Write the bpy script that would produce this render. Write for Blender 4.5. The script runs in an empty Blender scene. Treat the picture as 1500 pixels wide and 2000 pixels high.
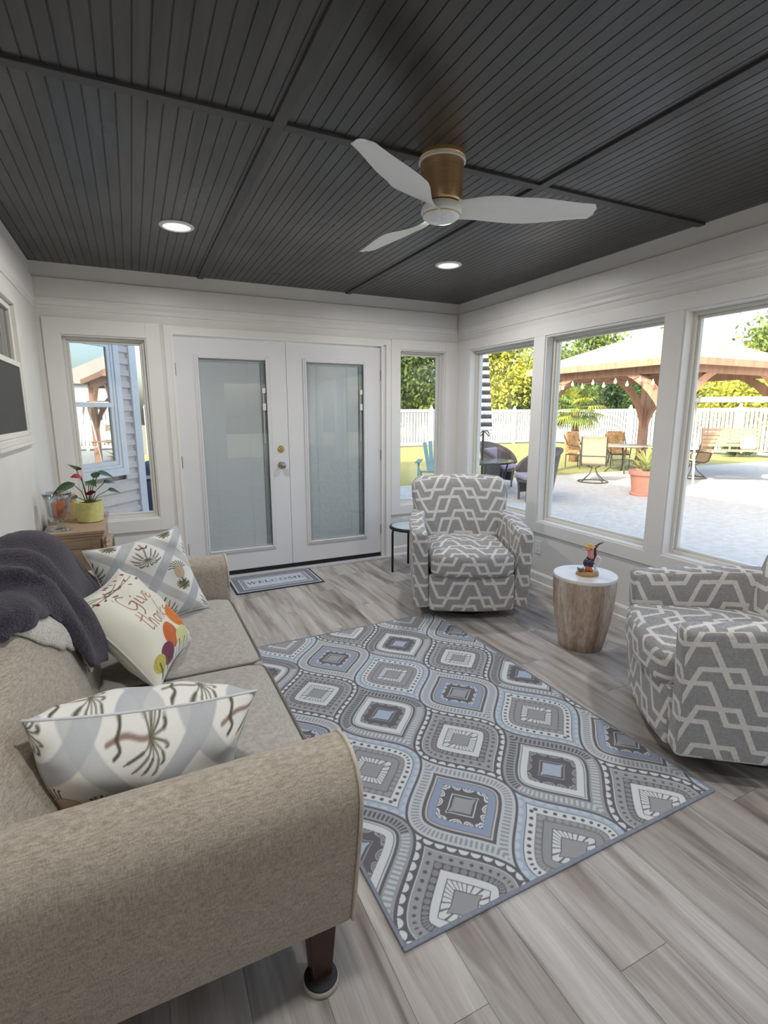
import bpy, bmesh, math, random
import numpy as np
from mathutils import Vector, Matrix, Euler

scene = bpy.context.scene
COL = scene.collection
rnd = random.Random(7)
PI = math.pi
sin, cos = math.sin, math.cos

# ------------------------------------------------------------------ camera
CAM = Vector((-3.0868, -4.6817, 1.4676)); YAW, PITCH, ROLL, FPX = 0.4456, -0.1889, -0.0015, 1013.28
fwd = Vector((sin(YAW)*cos(PITCH), cos(YAW)*cos(PITCH), sin(PITCH)))
rgt = Vector((cos(YAW), -sin(YAW), 0)); upv = rgt.cross(fwd)
rr = cos(ROLL)*rgt + sin(ROLL)*upv; uu = -sin(ROLL)*rgt + cos(ROLL)*upv
cd = bpy.data.cameras.new('camera'); cam = bpy.data.objects.new('camera', cd); COL.objects.link(cam)
mw = Matrix.Identity(4)
for i in range(3):
    mw[i][0] = rr[i]; mw[i][1] = uu[i]; mw[i][2] = -fwd[i]; mw[i][3] = CAM[i]
cam.matrix_world = mw
cd.sensor_fit = 'VERTICAL'; cd.sensor_height = 24.0; cd.lens = 24.0*FPX/2000.0
cd.clip_start = 0.05; cd.clip_end = 400
scene.camera = cam

# ------------------------------------------------------------------ light and exposure
world = bpy.data.worlds.new('sky'); scene.world = world; world.use_nodes = True
wn = world.node_tree; wn.nodes.clear()
wo = wn.nodes.new('ShaderNodeOutputWorld'); wb = wn.nodes.new('ShaderNodeBackground'); ws = wn.nodes.new('ShaderNodeTexSky')
SUN_EL, SUN_AZ = math.radians(30), math.radians(24)      # light travels towards +x and a little +y
ws.sky_type = 'NISHITA'; ws.sun_disc = False; ws.sun_elevation = SUN_EL
ws.sun_rotation = math.radians(90)-(SUN_AZ+PI); ws.altitude = 50; ws.air_density = 1.0; ws.dust_density = 5.0; ws.ozone_density = 0.5
wb.inputs['Strength'].default_value = 0.37
wn.links.new(ws.outputs[0], wb.inputs[0]); wn.links.new(wb.outputs[0], wo.inputs[0])
sd = bpy.data.lights.new('sun', 'SUN'); sd.energy = 3.6; sd.angle = math.radians(0.6); sd.color = (1.0, 0.93, 0.82)
so = bpy.data.objects.new('sun', sd); COL.objects.link(so)
tdir = Vector((cos(SUN_AZ)*cos(SUN_EL), sin(SUN_AZ)*cos(SUN_EL), -sin(SUN_EL)))
so.rotation_euler = tdir.to_track_quat('-Z', 'Y').to_euler(); so.location = (-20, -10, 20)
DOWNLIGHT_W = 8.5                                       # each recessed LED downlight
vs = scene.view_settings; vs.view_transform = 'Standard'; vs.look = 'None'; vs.gamma = 1.0; vs.use_curve_mapping = False
vs.exposure = 0.95

# ------------------------------------------------------------------ helpers
class MB:
    """collects geometry for one mesh"""
    def __init__(s): s.v = []; s.f = []; s.uv = []; s.mi = []; s.has_uv = False
    def add(s, V, F, UV=None, mi=0):
        o = len(s.v); s.v += [tuple(p) for p in V]
        for k, f in enumerate(F):
            s.f.append(tuple(i+o for i in f)); s.mi.append(mi)
            if UV is not None: s.uv.append(UV[k]); s.has_uv = True
            else: s.uv.append([(0, 0)]*len(f))
        return s
    def box(s, x0, x1, y0, y1, z0, z1, mi=0):
        V = [(x0,y0,z0),(x1,y0,z0),(x1,y1,z0),(x0,y1,z0),(x0,y0,z1),(x1,y0,z1),(x1,y1,z1),(x0,y1,z1)]
        return s.add(V, [(0,3,2,1),(4,5,6,7),(0,1,5,4),(1,2,6,5),(2,3,7,6),(3,0,4,7)], None, mi)
    def obox(s, c, ax, ay, az, mi=0):
        """oriented box: centre and three half-axis vectors"""
        c, ax, ay, az = map(Vector, (c, ax, ay, az))
        V = [c+sx*ax+sy*ay+sz*az for sz in (-1, 1) for sx, sy in ((-1,-1),(1,-1),(1,1),(-1,1))]
        return s.add(V, [(0,3,2,1),(4,5,6,7),(0,1,5,4),(1,2,6,5),(2,3,7,6),(3,0,4,7)], None, mi)
    def bar(s, a, b, w, h=None, mi=0, up=(0,0,1)):
        """rectangular bar from a to b"""
        h = h or w; a, b = Vector(a), Vector(b); d = b-a; L = d.length; d.normalize(); u = Vector(up)
        if abs(d.dot(u)) > .98: u = Vector((1,0,0))
        r = d.cross(u).normalized(); u = r.cross(d)
        return s.obox((a+b)/2, d*L/2, r*w/2, u*h/2, mi)
    def tube(s, P, r, n=8, closed=False, cap=True, mi=0):
        P = [Vector(p) for p in P]; m = len(P); R = r if isinstance(r, (list, tuple)) else [r]*m
        V = []; F = []; prev = None
        for i, p in enumerate(P):
            if closed: t = P[(i+1) % m]-P[i-1]
            else: t = P[min(i+1, m-1)]-P[max(i-1, 0)]
            t.normalize()
            if prev is None:
                u = Vector((0,0,1)) if abs(t.z) < .9 else Vector((1,0,0))
                a = t.cross(u).normalized()
            else:
                a = (prev-t*prev.dot(t)).normalized()
            prev = a; b = t.cross(a)
            for k in range(n):
                q = 2*PI*k/n; V.append(p+(a*cos(q)+b*sin(q))*R[i])
        for i in range(m if closed else m-1):
            j = (i+1) % m
            for k in range(n):
                l = (k+1) % n; F.append((i*n+k, i*n+l, j*n+l, j*n+k))
        if cap and not closed:
            F.append(tuple(range(n-1, -1, -1))); F.append(tuple((m-1)*n+k for k in range(n)))
        return s.add(V, F, None, mi)
    def lathe(s, prof, n=32, c=(0,0,0), mi=0, sx=1, sy=1, wob=None):
        V = []; F = []; m = len(prof)
        for r, z in prof:
            for k in range(n):
                q = 2*PI*k/n; w = wob(q, z) if wob else 1
                V.append((c[0]+r*w*cos(q)*sx, c[1]+r*w*sin(q)*sy, c[2]+z))
        for i in range(m-1):
            for k in range(n):
                l = (k+1) % n; F.append((i*n+k, i*n+l, (i+1)*n+l, (i+1)*n+k))
        if prof[0][0] > 1e-6: F.append(tuple(range(n-1, -1, -1)))
        if prof[-1][0] > 1e-6: F.append(tuple((m-1)*n+k for k in range(n)))
        return s.add(V, F, None, mi)
    def grid(s, fn, nu, nv, mi=0, uvs=None, flip=False):
        V = [fn(i/nu, j/nv) for j in range(nv+1) for i in range(nu+1)]; F = []; UV = []
        for j in range(nv):
            for i in range(nu):
                a = j*(nu+1)+i; f = (a, a+1, a+nu+2, a+nu+1)
                q = [(i/nu,j/nv),((i+1)/nu,j/nv),((i+1)/nu,(j+1)/nv),(i/nu,(j+1)/nv)]
                if flip: f = f[::-1]; q = q[::-1]
                F.append(f)
                if uvs: UV.append([(x*uvs[0], y*uvs[1]) for x, y in q])
        return s.add(V, F, UV if uvs else None, mi)
    def prism(s, poly, fn0, fn1, mi=0):
        """closed solid between two copies of a 2-D polygon"""
        n = len(poly); V = [fn0(*p) for p in poly]+[fn1(*p) for p in poly]
        F = [tuple(range(n-1, -1, -1)), tuple(range(n, 2*n))]+[(i, (i+1) % n, n+(i+1) % n, n+i) for i in range(n)]
        return s.add(V, F, None, mi)
    def frame(s, u0, u1, v0, v1, w, P, d0, d1, mi=0, wb=None):
        """rectangular frame of four mitre-less bars in plane P(u, v, d)"""
        wb = wb or w
        for a, b, c, d in ((u0, u0+w, v0, v1), (u1-w, u1, v0, v1), (u0+w, u1-w, v1-w, v1), (u0+w, u1-w, v0, v0+wb)):
            s.prism([(a, c), (b, c), (b, d), (a, d)], lambda x, y: P(x, y, d0), lambda x, y: P(x, y, d1), mi)
        return s
    def rbox(s, sx, sy, sz, r, n=6, c=(0,0,0), deform=None, uoff=(0,0), mi=0):
        """rounded box (half sizes) with metre UVs, optional deform(x,y,z)"""
        h = (sx, sy, sz); r = min(r, sx, sy, sz)
        faces = [((1,0,0),(0,1,0),(0,0,1)), ((-1,0,0),(0,-1,0),(0,0,1)), ((0,1,0),(-1,0,0),(0,0,1)), ((0,-1,0),(1,0,0),(0,0,1)), ((0,0,1),(1,0,0),(0,1,0)), ((0,0,-1),(-1,0,0),(0,1,0))]
        def ticks(a):
            k = max(2, n//2); inner = a-r
            t = [-a+r*(1-cos(PI/4*i/k))*0 + r*(i/k) for i in range(k)]
            m = max(2, int(round(2*inner/(max(sx,sy,sz)*2)*n*2)))
            t += [-inner+2*inner*i/m for i in range(m+1)]
            t += [inner+r*(i+1)/k for i in range(k)]
            return t
        key = {}; V = []; F = []; UV = []
        def vid(p):
            q = tuple(round(a, 6) for a in p)
            if q in key: return key[q]
            x = [max(-h[i]+r, min(h[i]-r, p[i])) for i in range(3)]
            d = Vector([p[i]-x[i] for i in range(3)])
            L = d.length
            o = Vector(x)+(d*(r/L) if L > 1e-9 else d)
            if L > 1e-9:      # smooth rounding: map cube-face coordinate to the sphere
                d2 = Vector([math.tan(a/r*PI/4) if abs(a) < r-1e-9 else (1 if a > 0 else -1) for a in d]); o = Vector(x)+d2.normalized()*r
            if deform: o = Vector(deform(o.x, o.y, o.z))
            V.append((o.x+c[0], o.y+c[1], o.z+c[2])); key[q] = len(V)-1
            return key[q]
        for nn, uu_, vv_ in faces:
            nn, ua, va = Vector(nn), Vector(uu_), Vector(vv_)
            hu = sum(abs(ua[i])*h[i] for i in range(3)); hv = sum(abs(va[i])*h[i] for i in range(3)); hn = sum(abs(nn[i])*h[i] for i in range(3))
            tu, tv = ticks(hu), ticks(hv)
            for i in range(len(tu)-1):
                for j in range(len(tv)-1):
                    q = [(tu[i],tv[j]),(tu[i+1],tv[j]),(tu[i+1],tv[j+1]),(tu[i],tv[j+1])]
                    F.append(tuple(vid(nn*hn+ua*a+va*b) for a, b in q))
                    UV.append([(a+uoff[0]+nn.x*.13+nn.y*.07, b+uoff[1]) for a, b in q])
        return s.add(V, F, UV, mi)
    def build(s, name, mat, parent=None, smooth=False, bevel=0, loc=None, rot=None, angle=None, segs=2):
        me = bpy.data.meshes.new(name); me.from_pydata(s.v, [], s.f)
        mats = mat if isinstance(mat, (list, tuple)) else [mat]
        for m in mats: me.materials.append(m)
        if any(s.mi): me.polygons.foreach_set('material_index', s.mi)
        if s.has_uv:
            l = me.uv_layers.new(name='UVMap'); l.data.foreach_set('uv', [c for f in s.uv for q in f for c in q])
        if smooth: me.polygons.foreach_set('use_smooth', [True]*len(me.polygons))
        me.update()
        if angle: me.set_sharp_from_angle(angle=math.radians(angle))
        o = bpy.data.objects.new(name, me); COL.objects.link(o)
        if parent: o.parent = parent
        if loc: o.location = loc
        if rot: o.rotation_euler = rot
        if bevel:
            b = o.modifiers.new('bevel', 'BEVEL'); b.width = bevel; b.segments = segs; b.limit_method = 'ANGLE'; b.angle_limit = math.radians(40)
        return o

def mb(): return MB()
def tag(o, label=None, cat=None, group=None, kind=None):
    if label: o['label'] = label
    if cat: o['category'] = cat
    if group: o['group'] = group
    if kind: o['kind'] = kind
    return o
def thing(name, label, cat, loc=(0,0,0), rz=0, group=None):
    o = bpy.data.objects.new(name, None); COL.objects.link(o); o.location = loc; o.rotation_euler = (0,0,rz)
    o.empty_display_size = .1
    return tag(o, label, cat, group)
def struct(o): o['kind'] = 'structure'; return o
def copy_tree(o, parent=None, loc=None, rz=None, label=None, group=None):
    c = o.copy(); COL.objects.link(c)
    if parent: c.parent = parent
    if loc is not None: c.location = loc
    if rz is not None: c.rotation_euler = (0,0,rz)
    if label: c['label'] = label
    if group: c['group'] = group
    for ch in list(o.children): copy_tree(ch, c)
    return c
def lerp(a, b, t): return a+(b-a)*t
def sstep(a, b, x):
    t = max(0, min(1, (x-a)/(b-a))); return t*t*(3-2*t)
def hnoise(*p):
    v = sin(p[0]*12.9898+(p[1] if len(p) > 1 else 0)*78.233+(p[2] if len(p) > 2 else 0)*37.719)*43758.5453
    return v-math.floor(v)

# ------------------------------------------------------------------ materials (all node based)
def srgb(r, g, b):
    f = lambda c: (c/255/12.92) if c/255 <= .04045 else ((c/255+.055)/1.055)**2.4
    return (f(r), f(g), f(b), 1)
class X:
    """socket wrapper so that node maths reads like arithmetic"""
    def __init__(s, nt, sock): s.nt = nt; s.s = sock
    def op(s, o, b=None, c=None):
        n = s.nt.nodes.new('ShaderNodeMath'); n.operation = o
        for i, q in enumerate((s, b, c)):
            if q is None: continue
            if isinstance(q, X): s.nt.links.new(q.s, n.inputs[i])
            else: n.inputs[i].default_value = q
        return X(s.nt, n.outputs[0])
    def __add__(s, b): return s.op('ADD', b)
    def __sub__(s, b): return s.op('SUBTRACT', b)
    def __mul__(s, b): return s.op('MULTIPLY', b)
    def __truediv__(s, b): return s.op('DIVIDE', b)
    def abs(s): return s.op('ABSOLUTE')
    def frac(s): return s.op('FRACT')
    def lt(s, b): return s.op('LESS_THAN', b)
    def gt(s, b): return s.op('GREATER_THAN', b)
    def mx(s, b): return s.op('MAXIMUM', b)
    def mn(s, b): return s.op('MINIMUM', b)
    def sin(s): return s.op('SINE')
    def mod(s, b): return s.op('FLOORED_MODULO', b)
class Mat:
    def __init__(s, name):
        s.m = bpy.data.materials.new(name); s.m.use_nodes = True; s.nt = s.m.node_tree
        s.p = s.nt.nodes['Principled BSDF']; s.L = s.nt.links.new
    def set(s, **k):
        names = dict(rough='Roughness', metal='Metallic', spec='Specular IOR Level', coat='Coat Weight', trans='Transmission Weight', ior='IOR', sheen='Sheen Weight', alpha='Alpha', sss='Subsurface Weight', coatr='Coat Roughness', estr='Emission Strength')
        for a, v in k.items(): s.p.inputs[names[a]].default_value = v
        return s
    def n(s, t, **k):
        q = s.nt.nodes.new(t)
        for a, v in k.items():
            if a in q.inputs: q.inputs[a].default_value = v
            else: setattr(q, a, v)
        return q
    def coord(s, kind='Object', scale=(1,1,1), rot=(0,0,0), off=None):
        c = s.n('ShaderNodeTexCoord'); mp = s.n('ShaderNodeMapping'); mp.inputs['Scale'].default_value = scale; mp.inputs['Rotation'].default_value = rot
        s.L(c.outputs[kind], mp.inputs[0])
        if off is not None: s.L(off, mp.inputs['Location'])
        return mp.outputs[0]
    def noise(s, vec, scale, detail=3, rough=.55, out='Fac', dist=0):
        q = s.n('ShaderNodeTexNoise'); q.inputs['Scale'].default_value = scale; q.inputs['Detail'].default_value = detail; q.inputs['Roughness'].default_value = rough; q.inputs['Distortion'].default_value = dist
        s.L(vec, q.inputs['Vector']); return q.outputs[out]
    def ramp(s, fac, stops):
        r = s.n('ShaderNodeValToRGB'); e = r.color_ramp.elements
        while len(e) < len(stops): e.new(.5)
        for i, (p, c) in enumerate(stops): e[i].position = p; e[i].color = c
        s.L(fac, r.inputs[0]); return r.outputs[0]
    def mix(s, fac, a, b, mode='MIX'):
        q = s.n('ShaderNodeMix'); q.data_type = 'RGBA'; q.blend_type = mode
        for i, v in ((0, fac), (6, a), (7, b)):
            if hasattr(v, 'links') or hasattr(v, 'is_linked'): s.L(v, q.inputs[i])
            else: q.inputs[i].default_value = v
        return q.outputs[2]
    def col(s, sock):
        if hasattr(sock, 'is_linked'): s.L(sock, s.p.inputs['Base Color'])
        else: s.p.inputs['Base Color'].default_value = sock
        return s
    def bump(s, h, strength=.3, dist=.002):
        b = s.n('ShaderNodeBump'); b.inputs['Strength'].default_value = strength; b.inputs['Distance'].default_value = dist
        s.L(h, b.inputs['Height']); s.L(b.outputs[0], s.p.inputs['Normal']); return s
    def attr(s, name='col'):
        a = s.n('ShaderNodeAttribute'); a.attribute_name = name; return a.outputs['Color']
def simple(name, c, rough=.5, metal=0, var=.06, scale=30, bump=0, bscale=200, bdist=.001, **k):
    """plain painted / cloth / metal surface with slight procedural mottling"""
    m = Mat(name); m.set(rough=rough, metal=metal, **k); v = m.coord()
    d = tuple(max(0, x*(1-var*2)) for x in c[:3])+(1,); l = tuple(min(1, x*(1+var)) for x in c[:3])+(1,)
    m.col(m.ramp(m.noise(v, scale), [(.3, d), (.7, l)]))
    if bump: m.bump(m.noise(v, bscale, 2), bump, bdist)
    return m.m

MT = {}
MT['white'] = simple('white_paint', srgb(226, 224, 220), .42, var=.015, scale=3, bump=.03, bscale=60)
MT['trim'] = simple('white_trim_paint', srgb(230, 228, 225), .38, var=.012, scale=3)
MT['doorwhite'] = simple('door_paint', srgb(222, 222, 224), .35, var=.01, scale=3)
MT['vinyl'] = simple('cream_vinyl', srgb(222, 220, 212), .35, var=.01)
MT['black'] = simple('black_metal', srgb(22, 22, 24), .4, var=.1)
MT['rubber'] = simple('black_rubber', srgb(16, 16, 17), .6, var=.1)
MT['nickel'] = simple('brushed_nickel', srgb(170, 165, 155), .28, 1, var=.03, scale=80)
MT['hinge'] = simple('dull_hinge', srgb(150, 140, 135), .4, 1, var=.05)
MT['brass'] = simple('polished_brass', srgb(215, 190, 125), .25, 1, var=.03)
MT['darkwood'] = simple('dark_leg_wood', srgb(58, 36, 28), .35, var=.15, scale=40)

def m_glass(name, tint=(.96, .98, .975), amount=1.0):
    m = Mat(name); nt = m.nt; nt.nodes.remove(m.p)
    out = nt.nodes['Material Output']; t = m.n('ShaderNodeBsdfTransparent'); t.inputs[0].default_value = tint+(1,)
    g = m.n('ShaderNodeBsdfGlossy'); g.inputs['Roughness'].default_value = .0
    geo = m.n('ShaderNodeNewGeometry'); dt = m.n('ShaderNodeVectorMath', operation='DOT_PRODUCT'); m.L(geo.outputs['Normal'], dt.inputs[0]); m.L(geo.outputs['Incoming'], dt.inputs[1])
    sch = (X(nt, dt.outputs['Value']).abs()*-1+1).op('POWER', 5.0)*.955+.045      # Schlick, the same from both sides
    k = (sch*amount)
    x = m.n('ShaderNodeMixShader'); m.L(k.s, x.inputs[0]); m.L(t.outputs[0], x.inputs[1]); m.L(g.outputs[0], x.inputs[2]); m.L(x.outputs[0], out.inputs[0])
    return m.m
MT['pane'] = m_glass('window_pane')
MT['doorpane'] = m_glass('door_pane', (.94, .955, .96), 1.3)

def m_wall():
    """white beadboard paint: fine vertical grooves every 4 cm as relief"""
    m = Mat('beadboard_paint'); m.set(rough=.45)
    c = m.n('ShaderNodeTexCoord'); sp = m.n('ShaderNodeSeparateXYZ'); m.L(c.outputs['Object'], sp.inputs[0])
    u = X(m.nt, sp.outputs[0])+X(m.nt, sp.outputs[1])
    g = ((u/.0406).frac()-.5).abs().lt(.05)
    v = m.coord(); m.col(m.ramp(m.noise(v, 3), [(.3, srgb(222, 220, 216)), (.7, srgb(228, 226, 222))]))
    b = m.n('ShaderNodeBump'); b.invert = True; b.inputs['Strength'].default_value = .35; b.inputs['Distance'].default_value = .002
    m.L(g.s, b.inputs['Height']); m.L(b.outputs[0], m.p.inputs['Normal'])
    return m.m
MT['wall'] = m_wall()

def m_ceiling():
    """charcoal stained plywood: brown-black with brush streaks along y"""
    m = Mat('charcoal_stain'); m.set(rough=.42, spec=.5)
    r = m.n('ShaderNodeObjectInfo').outputs['Random']
    v = m.coord('Object', (9, .8, 1)); n1 = m.noise(v, 3, 5, .6); v2 = m.coord('Object', (1, 1, 1)); n2 = m.noise(v2, 1.6, 3)
    a = m.ramp(n1, [(.25, srgb(48, 46, 46)), (.8, srgb(78, 75, 73))]); b = m.ramp(n2, [(.3, (.72, .72, .72, 1)), (.75, (1.1, 1.08, 1.05, 1))])
    m.col(m.mix(1.0, a, b, 'MULTIPLY')); m.bump(n1, .12, .001)
    rg = m.ramp(n2, [(.3, (.26,)*3+(1,)), (.7, (.42,)*3+(1,))]); m.L(rg, m.p.inputs['Roughness'])
    return m.m
MT['ceiling'] = m_ceiling()
MT['batten'] = simple('charcoal_batten', srgb(62, 60, 59), .45, var=.12, scale=8)

def m_plank():
    m = Mat('grey_oak_plank'); m.set(rough=.38, spec=.4)
    oi = m.n('ShaderNodeObjectInfo'); cmb = m.n('ShaderNodeCombineXYZ'); mu = X(m.nt, oi.outputs['Random'])
    m.L((mu*37.0).s, cmb.inputs[0]); m.L((mu*91.0).s, cmb.inputs[1])
    v = m.coord('Object', (1, .09, 1), off=cmb.outputs[0])
    n1 = m.noise(v, 14, 4, .55, dist=.6); n2 = m.noise(m.coord('Object', (1, .16, 1), off=cmb.outputs[0]), 6, 3, .5, dist=1.2); n3 = m.noise(m.coord('Object', (1, .03, 1), off=cmb.outputs[0]), 120, 2)
    base = m.ramp(n1, [(.28, srgb(126, 119, 114)), (.46, srgb(170, 164, 159)), (.70, srgb(198, 194, 190))])
    knot = m.ramp(n2, [(.34, (.66, .62, .6, 1)), (.46, (1, 1, 1, 1))])
    fine = m.ramp(n3, [(.3, (.9, .89, .88, 1)), (.7, (1.04, 1.04, 1.04, 1))])
    tone = m.ramp(oi.outputs['Random'], [(0, (.86, .85, .84, 1)), (.5, (1, .985, .97, 1)), (1, (1.1, 1.1, 1.1, 1))])
    c = m.mix(1, m.mix(1, m.mix(1, base, knot, 'MULTIPLY'), fine, 'MULTIPLY'), tone, 'MULTIPLY')
    m.col(c); m.bump(n3, .08, .001)
    return m.m
MT['plank'] = m_plank()
# ------------------------------------------------------------------ room shell
H, XL, YR = 2.544, -3.668, -5.75
TH = 0.14
# floor slab with separate planks
fl = struct(mb().box(XL-.1, .0, YR-.05, .0, -.12, -.007).build('floor', simple('screed', srgb(90, 88, 86), .8)))
pm = {}
def plank(x0, x1, y0, y1):
    k = (round(x1-x0, 4), round(y1-y0, 4))
    if k not in pm:
        b = mb().box(0, x1-x0-.0007, 0, y1-y0-.0009, -.0065, 0)
        o = b.build('plank', MT['plank'], fl, bevel=.0006, segs=1); pm[k] = o
    else:
        o = pm[k].copy(); COL.objects.link(o); o.parent = fl
    o.location = (x0, y0, 0)
x = XL; row = 0
while x < -.001:
    w = min(.182, 0-x); y = 0-((row*.437) % 1.22); y0s = [0.0]; q = y
    if q > -.05: q -= 1.22
    while q > YR: y0s.append(q); q -= 1.22
    y0s.append(YR)
    for a, b_ in zip(y0s[1:], y0s[:-1]): plank(x, x+w, a, b_)
    x += .182; row += 1
# ceiling: backing, beadboard sheets, battens
cl = struct(mb().box(XL-.1, TH, YR-.1, TH, H+.012, H+.12).build('ceiling', MT['batten']))
def sheet(x0, x1, y0, y1):
    b = mb(); V = []; F = []; xs = []; p = .0508; k = x0
    prof = [(x0, 0)]
    g = math.ceil((x0+.006)/p)*p
    while g < x1-.006:
        prof += [(g-.003, 0), (g-.001, .0035), (g+.001, .0035), (g+.003, 0)]; g += p
    prof.append((x1, 0))
    for X_, dz in prof: V += [(X_, y0, H+dz), (X_, y1, H+dz)]
    n = len(prof)
    for i in range(n-1): F.append((2*i, 2*i+1, 2*i+3, 2*i+2))
    V += [(x0, y0, H+.012), (x0, y1, H+.012), (x1, y0, H+.012), (x1, y1, H+.012)]
    F.append((2*n, 2*n+2, 2*n+3, 2*n+1))
    b.add(V, F); return b.build('beadboard_sheet', MT['ceiling'], cl)
bxs = [XL, -2.496, -1.213, 0]; bys = [0, -2.518, -4.958, YR]
for i in range(3):
    for j in range(3): sheet(bxs[i], bxs[i+1], bys[j+1], bys[j])
for xb in (-2.496, -1.213): mb().box(xb-.024, xb+.024, YR, 0, H-.011, H+.004).build('batten', MT['batten'], cl, bevel=.002)
for yb in (-2.518, -4.958):
    for i in range(3): mb().box(bxs[i]+(.0245 if i else 0), bxs[i+1]-(.0245 if i < 2 else 0), yb-.024, yb+.024, H-.011, H+.004).build('batten', MT['batten'], cl, bevel=.002)

def wall_openings(name, P, u0, u1, z0, z1, opens, d0, d1):
    """wall slab with rectangular openings; P(u, z, d) -> point"""
    b = mb(); us = sorted({u0, u1}|{o[0] for o in opens}|{o[1] for o in opens}); zs = sorted({z0, z1}|{o[2] for o in opens}|{o[3] for o in opens})
    for i in range(len(us)-1):
        run = None
        for j in range(len(zs)-1):
            um, zm = (us[i]+us[i+1])/2, (zs[j]+zs[j+1])/2
            if any(o[0] < um < o[1] and o[2] < zm < o[3] for o in opens): continue
            b.prism([(us[i], zs[j]), (us[i+1], zs[j]), (us[i+1], zs[j+1]), (us[i], zs[j+1])], lambda x, y: P(x, y, d0), lambda x, y: P(x, y, d1))
    bm = bmesh.new(); o = b.build(name, MT['wall']); bm.from_mesh(o.data); bmesh.ops.remove_doubles(bm, verts=bm.verts, dist=1e-5)
    seen = {}
    for f in list(bm.faces):
        k = tuple(sorted(v.index for v in f.verts)); seen.setdefault(k, []).append(f)
    bmesh.ops.delete(bm, geom=[f for l in seen.values() if len(l) > 1 for f in l], context='FACES')
    bmesh.ops.recalc_face_normals(bm, faces=bm.faces); bm.to_mesh(o.data); bm.free()
    return struct(o)
PB = lambda u, z, d: (u, d, z)            # back wall: depth +y
PR = lambda u, z, d: (d, u, z)            # right wall: depth +x
PW = lambda u, z, d: (XL-d, u, z)         # left wall: depth -x
PQ = lambda u, z, d: (u, YR-d, z)         # rear wall
WB = [(-3.525, -2.936, .60, 2.05), (-.682, -.155, .53, 2.076)]
DOOR = (-2.755, -.872, 0, 2.093)
WR = [(-1.152, -.209), (-2.351, -1.283), (-3.540, -2.472), (-4.730, -3.660)]; RZ = (.543, 2.08)
wall_openings('wall_back', PB, XL-.0, TH, -.12, H, WB+[DOOR], 0, TH)
wall_openings('wall_right', PR, YR, 0, -.12, H, [(a, b, *RZ) for a, b in WR], 0, TH)
LW = (-1.72, -.80, 1.30, 2.13)
wall_openings('wall_left', PW, YR, 0, -.12, H, [LW], 0, TH)
RWN = [(-1.5, -.5, .543, 2.08)]  # unseen rear window, added to let daylight into the room
wall_openings('wall_rear', PQ, XL, TH, -.12, H, RWN, 0, TH)

# frieze boards, mouldings and baseboards
def trim_run(n, P, u0, u1):
    struct(mb().prism([(u0, 2.30), (u1, 2.30), (u1, 2.44), (u0, 2.44)], lambda x, y: P(x, y, -.014), lambda x, y: P(x, y, .0)).build('trim_%d' % n, MT['trim'], bevel=.006, segs=3))
    o = mb()
    prof = [(2.30, .0), (2.30, -.02), (2.275, -.018), (2.255, -.010), (2.235, -.012), (2.225, -.009), (2.222, .0)]
    V = []; 
    for z_, d in prof: V += [P(u0, z_, d), P(u1, z_, d)]
    o.add(V, [(2*i, 2*i+1, 2*i+3, 2*i+2) for i in range(len(prof)-1)]+[tuple(range(0, 2*len(prof), 2)), tuple(range(2*len(prof)-1, 0, -2))])
    struct(o.build('trim_%d' % (n+1), MT['trim']))
trim_run(1, PB, XL, -.03); trim_run(3, PR, YR, 0); trim_run(5, PW, YR, -.0); trim_run(7, PQ, XL, 0)
def base(name, P, segs):
    b = mb()
    for u0, u1 in segs:
        prof = [(0, 0), (0, -.022), (.018, -.022), (.026, -.014), (.085, -.014), (.10, -.006), (.104, 0)]
        V = []
        for z_, d in prof: V += [P(u0, z_, d), P(u1, z_, d)]
        b.add(V, [(2*i, 2*i+1, 2*i+3, 2*i+2) for i in range(len(prof)-1)]+[tuple(range(0, 2*len(prof), 2)), tuple(range(2*len(prof)-1, 0, -2))])
    return struct(b.build(name, MT['trim']))
base('baseboard_back', PB, [(XL, -2.822), (-.80, -.0)]); base('baseboard_right', PR, [(YR, -.0)]); base('baseboard_left', PW, [(YR, -.0)]); base('baseboard_rear', PQ, [(XL, 0)])

# windows
def window(name, P, u0, u1, z0, z1, cas=None, gd=.10):
    """fixed picture window: jamb liner, cream vinyl frame in two steps, pane; children of the window"""
    w = struct(mb().frame(u0, u1, z0, z1, .012, P, -.004, TH-.002).build(name, MT['trim']))
    f = mb().frame(u0+.012, u1-.012, z0+.012, z1-.012, .022, P, gd-.035, TH-.004).build('window_frame', MT['vinyl'], w, bevel=.003)
    mb().frame(u0+.034, u1-.034, z0+.034, z1-.034, .018, P, gd-.018, gd+.012).build('glazing_bead', MT['vinyl'], w, bevel=.004)
    mb().prism([(u0+.05, z0+.05), (u1-.05, z0+.05), (u1-.05, z1-.05), (u0+.05, z1-.05)], lambda x, y: P(x, y, gd), lambda x, y: P(x, y, gd+.004)).build('pane', MT['pane'], w)
    if cas:
        c0, c1, c2, c3 = cas
        b = mb()
        for a, bb, c, d in ((c0, u0+.002, c2, c3), (u1-.002, c1, c2, c3), (u0+.002, u1-.002, z1-.002, c3), (u0+.002, u1-.002, c2, z0+.002)):
            b.prism([(a, c), (bb, c), (bb, d), (a, d)], lambda x, y: P(x, y, -.018), lambda x, y: P(x, y, .001))
        b.build('casing', MT['trim'], w, bevel=.002)
    return w
window('window_1', PB, *WB[0], cas=(-3.627, -2.833, .50, 2.165), gd=.085)
window('window_2', PB, *WB[1], cas=(-.777, -.012, .44, 2.166), gd=.085)
n = 3
for a, b_ in WR:
    window('window_%d' % n, PR, a, b_, *RZ); n += 1
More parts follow.
